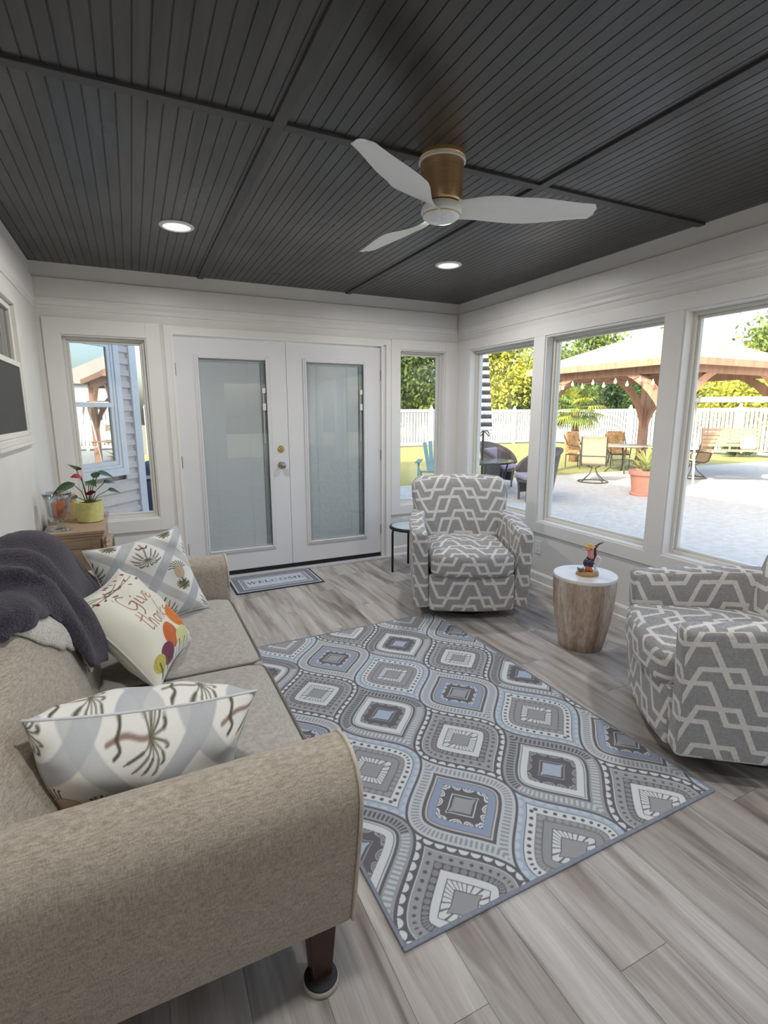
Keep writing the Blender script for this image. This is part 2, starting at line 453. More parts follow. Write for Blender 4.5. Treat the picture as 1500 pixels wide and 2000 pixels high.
# flat boards that frame the right-hand windows: header, posts, apron
segs = [(-.209, -.018)]+[(WR[i+1][1], WR[i][0]) for i in range(3)]+[(YR, WR[3][0])]
def board(n_, P, u0, u1, z0, z1, d=-.014):
    return struct(mb().prism([(u0, z0), (u1, z0), (u1, z1), (u0, z1)], lambda x, y: P(x, y, d), lambda x, y: P(x, y, .0)).build('trim_%d' % n_, MT['trim'], bevel=.0015))
board(9, PR, YR, -.018, RZ[1], 2.175); board(10, PR, YR, -.018, .45, RZ[0])
for k, (a, b_) in enumerate(segs): board(11+k, PR, min(a, b_), max(a, b_), RZ[0], RZ[1])
for i, q in enumerate(RWN): window('window_%d' % (7+i), PQ, *q, cas=(q[0]-.09, q[1]+.09, q[2]-.09, q[3]+.09))
# old double-hung house window in the left wall
MT['darkpane'] = simple('dark_room_glass', srgb(74, 78, 78), .03, var=.1, scale=2, spec=.9)
MT['screen'] = simple('insect_screen', srgb(70, 70, 68), .75, var=.1, scale=300)
w9 = struct(mb().frame(LW[0], LW[1], LW[2], LW[3], .035, PW, -.012, .08).build('window_9', MT['vinyl'], bevel=.004))
mb().frame(LW[0]+.036, LW[1]-.036, 1.735, LW[3]-.036, .035, PW, .012, .05).build('upper_sash', MT['vinyl'], w9, bevel=.004)
mb().frame(LW[0]+.036, LW[1]-.036, LW[2]+.036, 1.765, .03, PW, -.006, .011).build('lower_sash', MT['vinyl'], w9, bevel=.003, )
mb().prism([(LW[0]+.07, 1.77), (LW[1]-.07, 1.77), (LW[1]-.07, 2.06), (LW[0]+.07, 2.06)], lambda x, y: PW(x, y, .03), lambda x, y: PW(x, y, .036)).build('upper_pane', MT['darkpane'], w9)
mb().prism([(LW[0]+.064, 1.365), (LW[1]-.064, 1.365), (LW[1]-.064, 1.736), (LW[0]+.064, 1.736)], lambda x, y: PW(x, y, .0), lambda x, y: PW(x, y, .005)).build('screen', MT['screen'], w9)
mb().prism([(LW[0]-.02, LW[2]-.02), (LW[1]+.02, LW[2]-.02), (LW[1]+.02, LW[2]), (LW[0]-.02, LW[2])], lambda x, y: PW(x, y, -.02), lambda x, y: PW(x, y, .0)).build('sill', MT['vinyl'], w9, bevel=.004)

# french doors
dl0, dm, dr1 = -2.737, -1.8135, -.890
struct(mb().frame(-2.805, -.782, 0, 2.155, .052, PB, -.022, .0, wb=.0001).build('trim_16', MT['trim'], bevel=.006, segs=3))
struct(mb().frame(-2.757, -.870, 0, 2.107, .018, PB, -.030, .02, wb=.0001).build('trim_17', MT['trim'], bevel=.005, segs=3))
struct(mb().box(-2.80, -.79, -.06, TH, 0, .022).build('trim_18', simple('white_threshold', srgb(205, 205, 208), .4), bevel=.004))
MT['blind'] = simple('blind_slat', srgb(214, 218, 219), .4, var=.01)
MT['track'] = simple('blind_track', srgb(150, 158, 158), .5, var=.03)
def leaf(num, u0, u1, g0, g1, hinge, knob):
    d = wall_openings('door_%d' % num, PB, u0, u1, .060, 2.075, [(g0+.018, g1-.018, .25, 1.928)], 0, .045)
    d.data.materials[0] = MT['doorwhite']
    for k, (o_, dd) in enumerate(((0, -.012), (.016, -.018))):
        mb().frame(g0+o_, g1-o_, .228+o_, 1.948-o_, .018 if k == 0 else .016, PB, dd, .0).build('glass_moulding', MT['doorwhite'], d, bevel=.006, segs=3)
    mb().prism([(g0+.03, .26), (g1-.03, .26), (g1-.03, 1.92), (g0+.03, 1.92)], lambda x, y: PB(x, y, .006), lambda x, y: PB(x, y, .009)).build('pane', MT['doorpane'], d)
    b = mb(); z_ = .275
    while z_ < 1.90:
        b.obox(((g0+.03+g1-.075)/2, .026, z_), ((g1-g0-.105)/2, 0, 0), (0, .0007, 0), (0, .0025, .0072)); z_ += .0125
    tag(b.build('blind_slats', MT['blind'], d), kind='stuff')
    mb().box(g0+.03, g1-.03, .016, .036, 1.895, 1.925).box(g0+.03, g1-.03, .016, .036, .252, .27).build('blind_rail', MT['blind'], d)
    mb().box(g0+.02, g1-.02, .036, .040, .252, 1.926).build('backing_pane', MT['track'], d)
    b = mb()
    for f in (.2, .78): b.box(lerp(g0+.03, g1-.075, f)-.0012, lerp(g0+.03, g1-.075, f)+.0012, .0165, .018, .27, 1.90)
    b.build('ladder_cord', MT['trim'], d)
    mb().box(g1-.072, g1-.04, .014, .03, .27, 1.90).build('slider_track', MT['track'], d)
    for zz, hh in ((1.66, .022), (1.52, .03)): mb().box(g1-.068, g1-.040, -.0045, .004, zz-hh, zz+hh).build('slider_grip', MT['trim'], d, bevel=.003)
    mb().tube([(g1-.058, .003, 1.64), (g1-.058, .003, 1.4), (g1-.060, .003, 1.2)], .003, 6).build('slider_cord', MT['trim'], d)
    for hz in (1.82, 1.06, .30):
        h = mb().box(hinge-.004, hinge+.012, -.006, .002, hz-.05, hz+.05); h.tube([(hinge, -.01, hz-.05), (hinge, -.01, hz+.05)], .006, 8)
        h.build('hinge', MT['hinge'], d)
    if knob:
        k = mb(); 
        k.lathe([(.033, 0), (.033, .006), (.014, .010), (.012, .030), (.022, .036), (.029, .048), (.028, .060), (.018, .068), (.001, .070)], 24)
        o = k.build('door_knob', MT['nickel'], d, smooth=True, angle=50); o.location = (-1.888, 0, 1.0); o.rotation_euler = (PI/2, 0, 0)
        k = mb().lathe([(.030, 0), (.030, .008), (.024, .014), (.001, .015)], 24)
        o = k.build('deadbolt', MT['brass'], d, smooth=True, angle=40); o.location = (-1.888, 0, 1.146); o.rotation_euler = (PI/2, 0, 0)
        mb().box(-.004, .004, -.014, .014, .0, .026).build('thumb_turn', MT['brass'], o, bevel=.003)
    mb().box(u0, u1, -.004, .045, .023, .061).build('door_sweep', MT['rubber'], d)
    return d
leaf(1, dl0, dm-.002, -2.586, -1.967, dl0-.006, True); leaf(2, dm+.002, dr1, -1.663, -1.038, dr1+.006, False)
mb()
# wall plates
def plate(loc, P, label):
    u, z_ = loc; t = thing('wall_outlet', label, 'outlet', P(u, z_, 0))
    L_ = lambda x, y, d: Vector(P(u+x, z_+y, d))-Vector(P(u, z_, 0))
    mb().prism([(-.036, -.058), (.036, -.058), (.036, .058), (-.036, .058)], lambda x, y: L_(x, y, -.006), lambda x, y: L_(x, y, 0)).build('cover_plate', MT['trim'], t, bevel=.003)
    for s in (-.02, .02): mb().prism([(-.013, s-.014), (.013, s-.014), (.013, s+.014), (-.013, s+.014)], lambda x, y: L_(x, y, -.008), lambda x, y: L_(x, y, -.005)).build('socket', MT['doorwhite'], t, bevel=.002)
plate((-1.32, .32), PR, 'white outlet plate low on the wall between patterned armchair and stone drum table')
plate((-.62, .34), PB, 'white outlet plate behind the small round black side table')
# recessed downlights
MT['lens'] = None
def m_lens():
    m = Mat('led_lens'); m.col((.9, .92, .95, 1)); m.p.inputs['Emission Color'].default_value = (1, .98, .95, 1); m.set(estr=.35, rough=.4); return m.m
MT['lens'] = m_lens()
for i, (lx, ly, lab) in enumerate([(-2.759, -1.186, 'round white recessed downlight in ceiling panel above sofa and double doors'), (-.879, -1.174, 'round white recessed downlight in ceiling above the patterned armchair by the corner'), (-2.76, -3.9, 'round white downlight added out of view in ceiling behind the fan over the sofa end'), (-.88, -3.9, 'round white downlight added out of view in ceiling over the window armchair')]):  # last two are out of view, added to help light the room
    t = thing('recessed_light', lab, 'ceiling light', (lx, ly, H))
    mb().lathe([(.098, 0), (.098, -.004), (.090, -.009), (.078, -.010), (.078, -.004)], 40).build('trim_ring', MT['trim'], t, smooth=True, angle=40)
    mb().lathe([(.001, -.0045), (.079, -.0045), (.079, -.002), (.001, -.002)], 40).build('lens', MT['lens'], t, smooth=True, angle=40)
    ld = bpy.data.lights.new('downlight_lamp', 'AREA'); ld.shape = 'DISK'; ld.size = .15; ld.energy = DOWNLIGHT_W; ld.color = (1, .98, .96); ld.spread = math.radians(170)
    lo = bpy.data.objects.new('lamp', ld); COL.objects.link(lo); lo.parent = t; lo.location = (0, 0, -.013)
# ------------------------------------------------------------------ fabrics
def m_linen(name, c0, c1, scale=420):
    m = Mat(name); m.set(rough=.85, sheen=.15, spec=.2)
    a = m.noise(m.coord('Object', (1, 1, .12)), scale, 2); b = m.noise(m.coord('Object', (.12, .12, 1)), scale, 2); d = m.noise(m.coord(), 18, 3)
    s = X(m.nt, a)*.5+X(m.nt, b)*.5
    f = m.ramp(s.s, [(.36, c0), (.62, c1)]); v = m.ramp(d, [(.3, (.94, .94, .94, 1)), (.7, (1.03, 1.03, 1.03, 1))])
    m.col(m.mix(1, f, v, 'MULTIPLY')); m.bump(s.s, .35, .0015); return m.m
MT['linen'] = m_linen('oatmeal_linen', srgb(142, 132, 118), srgb(184, 174, 160))
MT['seatlinen'] = m_linen('oatmeal_linen_seat', srgb(156, 149, 140), srgb(184, 178, 170))
MT['welt'] = simple('linen_welt', srgb(196, 186, 172), .8)
MT['weltdark'] = simple('shadowed_welt_cord', srgb(120, 112, 104), .8)  # darker piping along the seat cushion edges
def W(o, t): o.location = Vector(o.location)-Vector(t.location); return o

# ------------------------------------------------------------------ sofa
sofa = thing('loveseat_sofa', 'oatmeal linen two-seat sofa with flared arms and dark wooden legs', 'sofa', (-3.15, -2.65, 0))
ARM = [(0,.165),(0,.52),(.006,.60),(.024,.640),(.06,.668),(.105,.679),(.15,.671),(.185,.648),(.207,.612),(.213,.575),(.205,.50),(.188,.40),(.168,.30),(.15,.205),(.143,.175),(.13,.162)]
def arm(y_in, sgn):
    """flared arm: section swept along x, rounded at the front"""
    b = mb(); xs = [-3.62, -3.4, -3.1, -2.9, -2.74, -2.688, -2.676, -2.670]; ins = [0,0,0,0,0,0,.004,.014]
    cy, cz = .1, .42; V = []; n = len(ARM)
    for x_, i_ in zip(xs, ins):
        for o_, z_ in ARM:
            k = 1-i_/.12; rise = -.012*((-2.7-x_)/.9)*sstep(.4, .7, z_)
            V.append((x_, y_in+sgn*(cy+(o_-cy)*k), cz+(z_-cz)*(1-i_/.3)+rise))
    F = []
    for i in range(len(xs)-1):
        for k in range(n):
            l = (k+1) % n; f = (i*n+k, (i+1)*n+k, (i+1)*n+l, i*n+l); F.append(f if sgn < 0 else f[::-1])
    F.append(tuple(range(n)) if sgn > 0 else tuple(range(n-1, -1, -1))); e = (len(xs)-1)*n
    F.append(tuple(e+k for k in range(n))[::-1] if sgn > 0 else tuple(e+k for k in range(n)))
    b.add(V, F); o = W(b.build('arm', MT['linen'], sofa, smooth=True, angle=55), sofa)
    w = [(-2.676, y_in+sgn*(o_+(.001 if o_ > .1 else 0)), z_) for o_, z_ in ARM[1:-1]]
    W(mb().tube(w, .0052, 6).build('welt_cord', MT['welt'], sofa, smooth=True), sofa)
arm(-3.485, -1); arm(-1.825, 1)
W(mb().rbox(.46, .86, .1, .02, 4, (-3.15, -2.655, .235)).build('seat_frame', MT['linen'], sofa, smooth=True), sofa)
def zt(y):
    s_ = min(1, abs(y+2.64)/1.0); return .70+.30*(.5+.5*cos(PI*s_))**.8
def back_prof(y):
    z_ = zt(y); P = [(-3.235, .36), (-3.262, .42), (-3.285, .50)]
    for k in range(1, 7):
        t = k/6; P.append((lerp(-3.285, -3.395, t**1.1)+.012*sin(PI*t), lerp(.50, z_-.055, t)))
    P += [(-3.415, z_-.022), (-3.45, z_-.003), (-3.49, z_), (-3.54, z_-.012), (-3.58, z_-.04), (-3.605, z_-.09), (-3.62, z_-.2), (-3.625, .15)]
    return P
ys = [-3.60+1.93*i/40 for i in range(41)]; V = []; F = []; n = len(back_prof(0))
for y_ in ys: V += [(px, y_, pz) for px, pz in back_prof(y_)]
for i in range(40):
    for k in range(n-1): F.append((i*n+k, (i+1)*n+k, (i+1)*n+k+1, i*n+k+1))
    F.append((i*n+n-1, (i+1)*n+n-1, (i+1)*n, i*n))
F += [tuple(range(n)), tuple(40*n+k for k in range(n-1, -1, -1))]
W(mb().add(V, F).build('backrest', MT['linen'], sofa, smooth=True, angle=60), sofa)
def puff(hx, hy, hz, amt):
    def f(x, y, z):
        k = (1-(x/hx)**2)*(1-(y/hy)**2); return (x, y, z+(amt*k if z > 0 else 0)-(.012*sstep(.7, 1, x/hx) if z > 0 else 0))
    return f
for yc, hy in ((-3.075, .402), (-2.25, .415)):
    W(mb().rbox(.318, hy, .075, .035, 10, (-2.99, yc, .395), puff(.318, hy, .07, .022)).build('seat_cushion', MT['seatlinen'], sofa, smooth=True), sofa)
    P = [(-3.28, yc-hy+.008, .455), (-2.72, yc-hy+.008, .455), (-2.685, yc-hy+.03, .452), (-2.678, yc-hy+.07, .450)]
    P += [(-2.6755, lerp(yc-hy+.1, yc+hy-.1, k/6), .450) for k in range(7)]+[(-2.678, yc+hy-.07, .450), (-2.685, yc+hy-.03, .452), (-2.72, yc+hy-.008, .455), (-3.28, yc+hy-.008, .455)]
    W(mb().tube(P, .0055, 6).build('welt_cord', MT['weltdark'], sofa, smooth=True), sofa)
for lx, ly in ((-2.75, -3.575), (-2.75, -1.73), (-3.55, -3.55), (-3.55, -1.75)):
    leg = mb(); a = .036; c_ = .026
    leg.add([(lx-a, ly-a, .16), (lx+a, ly-a, .16), (lx+a, ly+a, .16), (lx-a, ly+a, .16), (lx-c_-.008, ly-c_-.02, .02), (lx+c_-.008, ly-c_-.02, .02), (lx+c_-.008, ly+c_-.02, .02), (lx-c_-.008, ly+c_-.02, .02)], [(0,1,2,3),(7,6,5,4),(0,4,5,1),(1,5,6,2),(2,6,7,3),(3,7,4,0)])
    l_ = W(leg.build('leg', MT['darkwood'], sofa, bevel=.004), sofa)
    g = mb().lathe([(.044, 0), (.047, .004), (.047, .014), (.044, .018), (.044, .012)], 32, (lx-.010, ly-.034, 0), 1)
    g.lathe([(.0435, .006), (.0435, .020), (.038, .024), (.001, .024)], 32, (lx-.010, ly-.034, 0), 0)
    g.build('glide_disc', [MT['rubber'], simple('felt_rim', srgb(170, 165, 150), .8)], l_, smooth=True, angle=40)

# ------------------------------------------------------------------ swivel armchairs
def m_trellis():
    """grey cloth with the pale interlocking trapezoid trellis print (UV in metres)"""
    m = Mat('grey_trellis_cloth'); m.set(rough=.85, sheen=.15, spec=.2)
    uv = m.n('ShaderNodeUVMap'); uv.uv_map = 'UVMap'; sp = m.n('ShaderNodeSeparateXYZ'); m.L(uv.outputs[0], sp.inputs[0])
    u, v = X(m.nt, sp.outputs[0]), X(m.nt, sp.outputs[1])
    L_, A, PV, TH_ = .44, .172, .168, .0105
    a_, b_ = .165*L_, .335*L_; ln = math.hypot(b_-a_, A)            # flat to a_, diagonal to b_, flat to half period
    def wave(ph, off):
        h = ((u/L_+ph).frac()-.5).abs()*L_                        # folded to half a period
        vv = (v-off).mod(PV); lo = (vv-PV/2).abs()*-1+PV/2; hi = ((v-(off+A)).mod(PV)-PV/2).abs()*-1+PV/2
        m_ = (lo.lt(TH_)*h.lt(a_+TH_*.6)).mx(hi.lt(TH_)*h.gt(b_-TH_*.6))
        for c_ in (-1, 0, 1):
            q = vv+c_*PV; m_ = m_.mx(((h-a_)*(A/ln)-q*((b_-a_)/ln)).abs().lt(TH_)*q.gt(-TH_)*q.lt(A+TH_))
        return m_
    w = wave(0.0, 0.0).mx(wave(.25, .63*PV))
    a = m.noise(m.coord('Object', (.1, .1, 1)), 500, 2); b = m.noise(m.coord('Object', (1, 1, .1)), 350, 2); s = X(m.nt, a)*.6+X(m.nt, b)*.4
    g = m.ramp(s.s, [(.36, srgb(134, 133, 133)), (.64, srgb(164, 163, 162))]); p = m.ramp(s.s, [(.36, srgb(196, 192, 187)), (.64, srgb(222, 219, 214))])
    m.col(m.mix(w.s, g, p)); m.bump(s.s, .3, .0012); return m.m
MT['trellis'] = m_trellis()
def make_chair(label):
    t = thing('swivel_armchair', label, 'armchair', group='trellis print swivel armchairs')
    mb().lathe([(.27, 0), (.28, .01), (.28, .028), (.24, .04), (.06, .05), (.06, .09), (.001, .09)], 40).build('swivel_base', MT['black'], t, smooth=True, angle=40)
    mb().rbox(.33, .33, .02, .018, 5, (0, 0, .105)).build('deck', MT['rubber'], t)
    def fr(x, y, z): return (x, y-.035*(1-(x/.31)**2), z)
    mb().rbox(.305, .03, .135, .022, 8, (0, -.365, .21), fr, (.02, .03)).build('front_panel', MT['trellis'], t, smooth=True)
    def seat(x, y, z):
        k = max(0, 1-(x/.30)**2)*max(0, 1-(y/.36)**2)
        return (x, y-(.045*(1-(x/.30)**2) if y < -.1 else 0), z+(.03*k if z > 0 else 0))
    mb().rbox(.293, .355, .082, .045, 9, (0, -.075, .415), seat, (.07, -.02)).build('seat_cushion', MT['trellis'], t, smooth=True)
    for s in (-1, 1):
        def ad(x, y, z, s=s):
            yy = (y+.37)/.74; top = sstep(-.1, .29, z)
            xx = x+s*(.02*(z+.27)/.56) - s*.05*sstep(.35, 1, yy)**1.5
            return (xx, y-.015*top*(1-yy), z+top*(.055*yy-.012*(1-yy)))
        mb().rbox(.056, .375, .285, .03, 9, (s*.355, -.015, .375), ad, (.11 if s > 0 else .19, .05)).build('arm', MT['trellis'], t, smooth=True)
    def sh(x, y, z): return (x, y-.55*x*x+.03*(z+.27), z)
    mb().rbox(.39, .05, .28, .035, 9, (0, .395, .37), sh, (0, .02)).build('outer_back', MT['trellis'], t, smooth=True)
    def bk(x, y, z):
        zz = (z+.28)/.56; w = .88+.16*sstep(.1, .8, zz)
        return (x*w, y-.30*x*x+.16*zz-.015+.03*cos(PI*(zz-.45))*(-1 if y < 0 else 0), z-.02*abs(x/.37)**3*(zz > .5))
    mb().rbox(.375, .08, .275, .072, 10, (0, .245, .69), bk, (.05, .0)).build('back_cushion', MT['trellis'], t, smooth=True)
    return t
ch1 = make_chair('grey trellis print swivel armchair in the room corner beside the small black side table')
ch1.location = (-.84, -1.42, 0); ch1.rotation_euler = (0, 0, -.44)
ch2 = copy_tree(ch1, loc=(-.66, -3.40, 0), rz=-2.22, label='grey trellis print swivel armchair by the windows, past the stone drum table')

# ------------------------------------------------------------------ stone drum table, figurine
def m_stone():
    m = Mat('travertine'); m.set(rough=.5)
    a = m.noise(m.coord('Object', (1, 1, .1)), 14, 4, .6, dist=.4); b = m.noise(m.coord('Object', (1, 1, .35)), 60, 4, .75)
    c = m.ramp(a, [(.3, srgb(138, 112, 100)), (.42, srgb(172, 150, 132)), (.55, srgb(192, 176, 160)), (.7, srgb(216, 206, 196))])
    f = m.ramp(b, [(.34, (.70, .66, .64, 1)), (.58, (1, 1, 1, 1))]); m.col(m.mix(1, c, f, 'MULTIPLY')); m.bump(b, .2, .002); return m.m
MT['stone'] = m_stone()
dt = thing('drum_table', 'round travertine drum side table tapering towards the floor', 'side table', (-.60, -2.405, 0))
mb().lathe([(.128, 0), (.134, .006), (.150, .08), (.168, .18), (.180, .28), (.187, .38), (.190, .455)], 56).build('pedestal', MT['stone'], dt, smooth=True, angle=40)
mb().lathe([(.190, .4552), (.191, .470), (.188, .475), (.001, .475)], 56).build('tabletop', simple('pale_travertine', srgb(214, 210, 206), .3, var=.04, scale=12), dt, smooth=True, angle=40)
fg = thing('bird_figurine', 'small painted bird figurine in a straw hat lounging on a white deck chair', 'figurine', (-.61, -2.43, .4755), -.5)
C_ = lambda n_, r, g, b, ro=.3: simple(n_, srgb(r, g, b), ro, var=.06, scale=60)
def blob(b, c, rx, ry, rz, n_=14, mi=0):
    prof = [(max(1e-4, sin(PI*k/8)), -cos(PI*k/8)) for k in range(9)]
    V = []; F = []
    for r_, z_ in prof:
        for k in range(n_): q = 2*PI*k/n_; V.append((c[0]+rx*r_*cos(q), c[1]+ry*r_*sin(q), c[2]+rz*z_))
    for i in range(8):
        for k in range(n_): l = (k+1) % n_; F.append((i*n_+k, i*n_+l, (i+1)*n_+l, (i+1)*n_+k))
    return b.add(V, F, None, mi)
mb().lathe([(.066, 0), (.069, .006), (.064, .018), (.05, .026), (.001, .028)], 28, sy=.75, wob=lambda q, z: 1+.05*sin(3*q+1)+.03*sin(7*q)).build('sand_base', C_('sand_paint', 176, 140, 92, .6), fg, smooth=True)
b = mb(); blob(b, (.004, 0, .075), .034, .030, .034); blob(b, (.012, 0, .10), .026, .022, .026); b.build('navy_body', C_('navy_glaze', 42, 46, 66), fg, smooth=True)
b = mb(); b.tube([(.012, 0, .10), (.014, 0, .125), (.010, 0, .148), (.004, 0, .166)], [.022, .019, .015, .013], 12); b.build('pink_neck', C_('pink_glaze', 214, 132, 132), fg, smooth=True)
b = mb(); blob(b, (-.002, 0, .172), .018, .015, .016); b.tube([(-.014, 0, .172), (-.028, 0, .166), (-.036, 0, .154)], [.009, .007, .003], 8); b.build('head_and_beak', C_('cream_glaze', 226, 190, 130), fg, smooth=True)
mb().lathe([(.034, 0), (.034, .003), (.02, .005), (.019, .014), (.012, .02), (.001, .021)], 20, (.004, 0, .180)).build('straw_hat', C_('straw_glaze', 206, 165, 98, .5), fg, smooth=True)
b = mb(); b.tube([(.030, 0, .10), (.040, 0, .13), (.036, 0, .165), (.046, 0, .186)], [.010, .009, .007, .006], 8); b.build('raised_wing', C_('maroon_glaze', 66, 36, 38), fg, smooth=True)
b = mb(); b.tube([(.044, 0, .186), (.062, 0, .200), (.086, 0, .208)], [.006, .006, .002], 8); blob(b, (.043, 0, .183), .01, .01, .009); b.build('palm_fan', C_('dark_green_glaze', 66, 74, 62), fg, smooth=True)
b = mb(); b.tube([(-.012, -.02, .028), (-.006, -.016, .05), (-.012, -.008, .062)], [.012, .013, .012], 10); b.tube([(.012, -.024, .028), (.010, -.018, .045), (.0, -.01, .058)], [.012, .012, .011], 10); b.build('orange_legs', C_('orange_glaze', 190, 98, 52), fg, smooth=True)
b = mb()
for yy in (-.028, .028): b.bar((.026, yy, .024), (.066, yy, .112), .006); b.bar((.060, yy, .024), (.024, yy, .072), .006)
b.bar((.066, -.028, .11), (.066, .028, .11), .006); b.build('deck_chair', C_('white_glaze', 228, 226, 226), fg)
mb().lathe([(.013, 0), (.021, .012), (.022, .024), (.018, .024)], 16, (-.046, -.012, .026)).build('green_bucket', C_('green_glaze', 92, 112, 96), fg, smooth=True)
mb().lathe([(.001, .021), (.0185, .021), (.016, .027), (.001, .029)], 16, (-.046, -.012, .026)).build('bucket_filling', C_('white_fill', 230, 232, 230), fg, smooth=True)

# ------------------------------------------------------------------ black round side table with a box on it
st = thing('round_side_table', 'small round black metal side table with glass top behind the armchair', 'side table', (-.80, -.495, 0))
mb().tube([(.195*cos(2*PI*k/40), .195*sin(2*PI*k/40), .415) for k in range(40)], .016, 8, closed=True).build('rim', MT['black'], st, smooth=True)
mb().lathe([(.001, .422), (.186, .422), (.186, .430), (.001, .430)], 40).build('glass_top', simple('frosted_glass', srgb(190, 200, 205), .12, var=.02), st, smooth=True, angle=40)
for q in (PI*1.0, PI*.39, PI*1.62):
    c_, s_ = cos(q), sin(q); mb().tube([(.175*c_, .175*s_, .405), (.195*c_, .195*s_, .395), (.20*c_, .20*s_, .37), (.20*c_, .20*s_, .0)], .011, 8).build('leg', MT['black'], st, smooth=True)
cb = thing('coaster_box', 'small white box standing on the round black side table', 'box', (-.745, -.53, .4305), .3)
mb().box(-.04, .04, -.04, .04, 0, .035).build('tray', C_('white_box', 226, 226, 222), cb, bevel=.004)
mb().box(-.034, .034, -.034, .034, .036, .05).build('lid', C_('white_lid', 232, 231, 228), cb, bevel=.004)

# ------------------------------------------------------------------ cabinet in the corner
def m_oak():
    m = Mat('weathered_oak'); m.set(rough=.5); a = m.noise(m.coord('Object', (.15, 1, 1)), 30, 4, .6, dist=.5)
    m.col(m.ramp(a, [(.3, srgb(148, 124, 100)), (.7, srgb(180, 156, 130))])); m.bump(a, .15, .001); return m.m
MT['oak'] = m_oak()
cbx0, cbx1, cby0, cby1, cbz = -3.640, -3.30, -1.06, -.37, .75
cab = thing('corner_cabinet', 'weathered oak cabinet with moulded top in the corner behind the sofa', 'cabinet', (-3.47, -.72, 0))
W(mb().box(cbx0, cbx1, cby0, cby1, cbz-.022, cbz).build('top', MT['oak'], cab, bevel=.005), cab)
W(mb().box(cbx0, cbx1-.006, cby0+.006, cby1-.006, cbz-.04, cbz-.022).build('upper_moulding', MT['oak'], cab, bevel=.006), cab)
W(mb().box(cbx0, cbx1-.016, cby0+.016, cby1-.016, cbz-.062, cbz-.040).build('lower_moulding', MT['oak'], cab, bevel=.006), cab)
W(mb().box(cbx0, cbx1-.03, cby0+.034, cby1-.03, .06, cbz-.062).build('body', MT['oak'], cab), cab)
W(mb().frame(cbx0, cbx1-.03, .08, cbz-.062, .05, lambda u, z, d: (u, cby0+.034+d, z), -.012, 0).build('side_panel', MT['oak'], cab, bevel=.003), cab)
for z0_, z1_ in ((.50, .68), (.10, .49)):
    d_ = W(mb().box(cbx1-.03, cbx1-.012, cby0+.05, cby1-.05, z0_, z1_).build('drawer_front', MT['oak'], cab, bevel=.008), cab)
    k_ = mb().lathe([(.008, 0), (.008, .012), (.015, .02), (.001, .028)], 14).build('knob', MT['hinge'], d_, smooth=True); k_.location = (cbx1-.012, (cby0+cby1)/2, (z0_+z1_)/2); k_.rotation_euler = (0, PI/2, 0)
for lx in (cbx0+.03, cbx1-.06):
    for ly in (cby0+.06, cby1-.06): W(mb().box(lx-.02, lx+.02, ly-.02, ly+.02, 0, .06).build('foot', MT['oak'], cab, bevel=.003), cab)
# wooden tag hung over the cabinet edge, tray leaning on the cabinet front
tg = thing('hanging_tag', 'pale wooden tag with black bows hanging by string from cabinet edge', 'tag', (-3.288, -1.075, .60), .2)
mb().box(-.014, .014, -.005, .005, -.02, .085).build('long_slat', C_('pale_wood', 205, 176, 148, .6), tg, bevel=.001)
mb().box(-.026, -.008, -.010, -.0055, -.02, .058).build('short_slat', C_('pale_wood_b', 196, 166, 136, .6), tg, bevel=.001)
for zz in (.075, .0): mb().bar((-.012, -.008, zz+.006), (.012, -.008, zz-.004), .005).bar((-.012, -.008, zz-.006), (.012, -.008, zz+.006), .005).build('bow', MT['black'], tg)
mb().tube([(-.004, 0, .085), (.004, .006, .13), (.010, .012, .152)], .0015, 5).tube([(.004, 0, .085), (.010, .004, .13), (.012, .012, .152)], .0015, 5).build('string', C_('string', 200, 190, 175, .8), tg)
tr = thing('wooden_tray', 'rounded brown wooden tray leaning against the corner cabinet front', 'tray', (-3.262, -.98, 0))
pts = []
for cx_, cy_, a0 in ((.13, .64, 0), (-.13, .64, 90), (-.13, .04, 180), (.13, .04, 270)):
    for k in range(5): q = math.radians(a0+k*22.5); pts.append((cx_+.04*cos(q), cy_+.04*sin(q)))
mb().prism(pts, lambda u, z: (-.004-.028*z/.68, u, z+.0005), lambda u, z: (.008-.028*z/.68, u, z+.0005)).build('tray_panel', MT['oak'], tr)
n_ = len(pts); inn = [(x_*.9, .34+(z_-.34)*.95) for x_, z_ in pts]
b = mb(); V = []
for P_, off in ((pts, .0085), (pts, .026), (inn, .026), (inn, .0085)): V += [(off-.028*z_/.68, u_, z_+.0005) for u_, z_ in P_]
b.add(V, [(r*n_+i, r*n_+(i+1) % n_, ((r+1) % 4)*n_+(i+1) % n_, ((r+1) % 4)*n_+i) for r in range(4) for i in range(n_)]).build('tray_rim', MT['oak'], tr)

# things on the cabinet
MT['crystal'] = m_glass('crystal', (.86, .89, .89), 3.6)
def m_crystal():
    m = Mat('crystal'); m.set(rough=.02, trans=1.0, ior=1.45); m.col((.97, .99, .99, 1)); return m.m
vz = thing('crystal_candle_vase', 'scalloped crystal footed vase holding an orange candle on the cabinet', 'vase', (-3.545, -.945, cbz+.0005))
wob = lambda q, z: 1+.05*abs(cos(8*q+z*14))*sstep(.045, .07, z)
mb().lathe([(.046, 0), (.047, .003), (.040, .007), (.016, .012), (.013, .022), (.017, .030), (.014, .038), (.030, .050), (.044, .062), (.046, .11), (.050, .14), (.060, .172), (.0575, .173), (.046, .14), (.041, .11), (.039, .066), (.012, .056), (.001, .054)], 48, wob=wob).build('crystal_bowl', MT['crystal'], vz, smooth=True)
mb().lathe([(.026, .058), (.028, .060), (.028, .125), (.024, .130), (.001, .128)], 24).build('orange_candle', simple('orange_wax', srgb(205, 92, 30), .4, sss=.1), vz, smooth=True, angle=40)
pt = thing('potted_anthurium', 'red flowered anthurium in a pale yellow pot on the cabinet', 'potted plant', (-3.395, -.72, cbz+.0005))
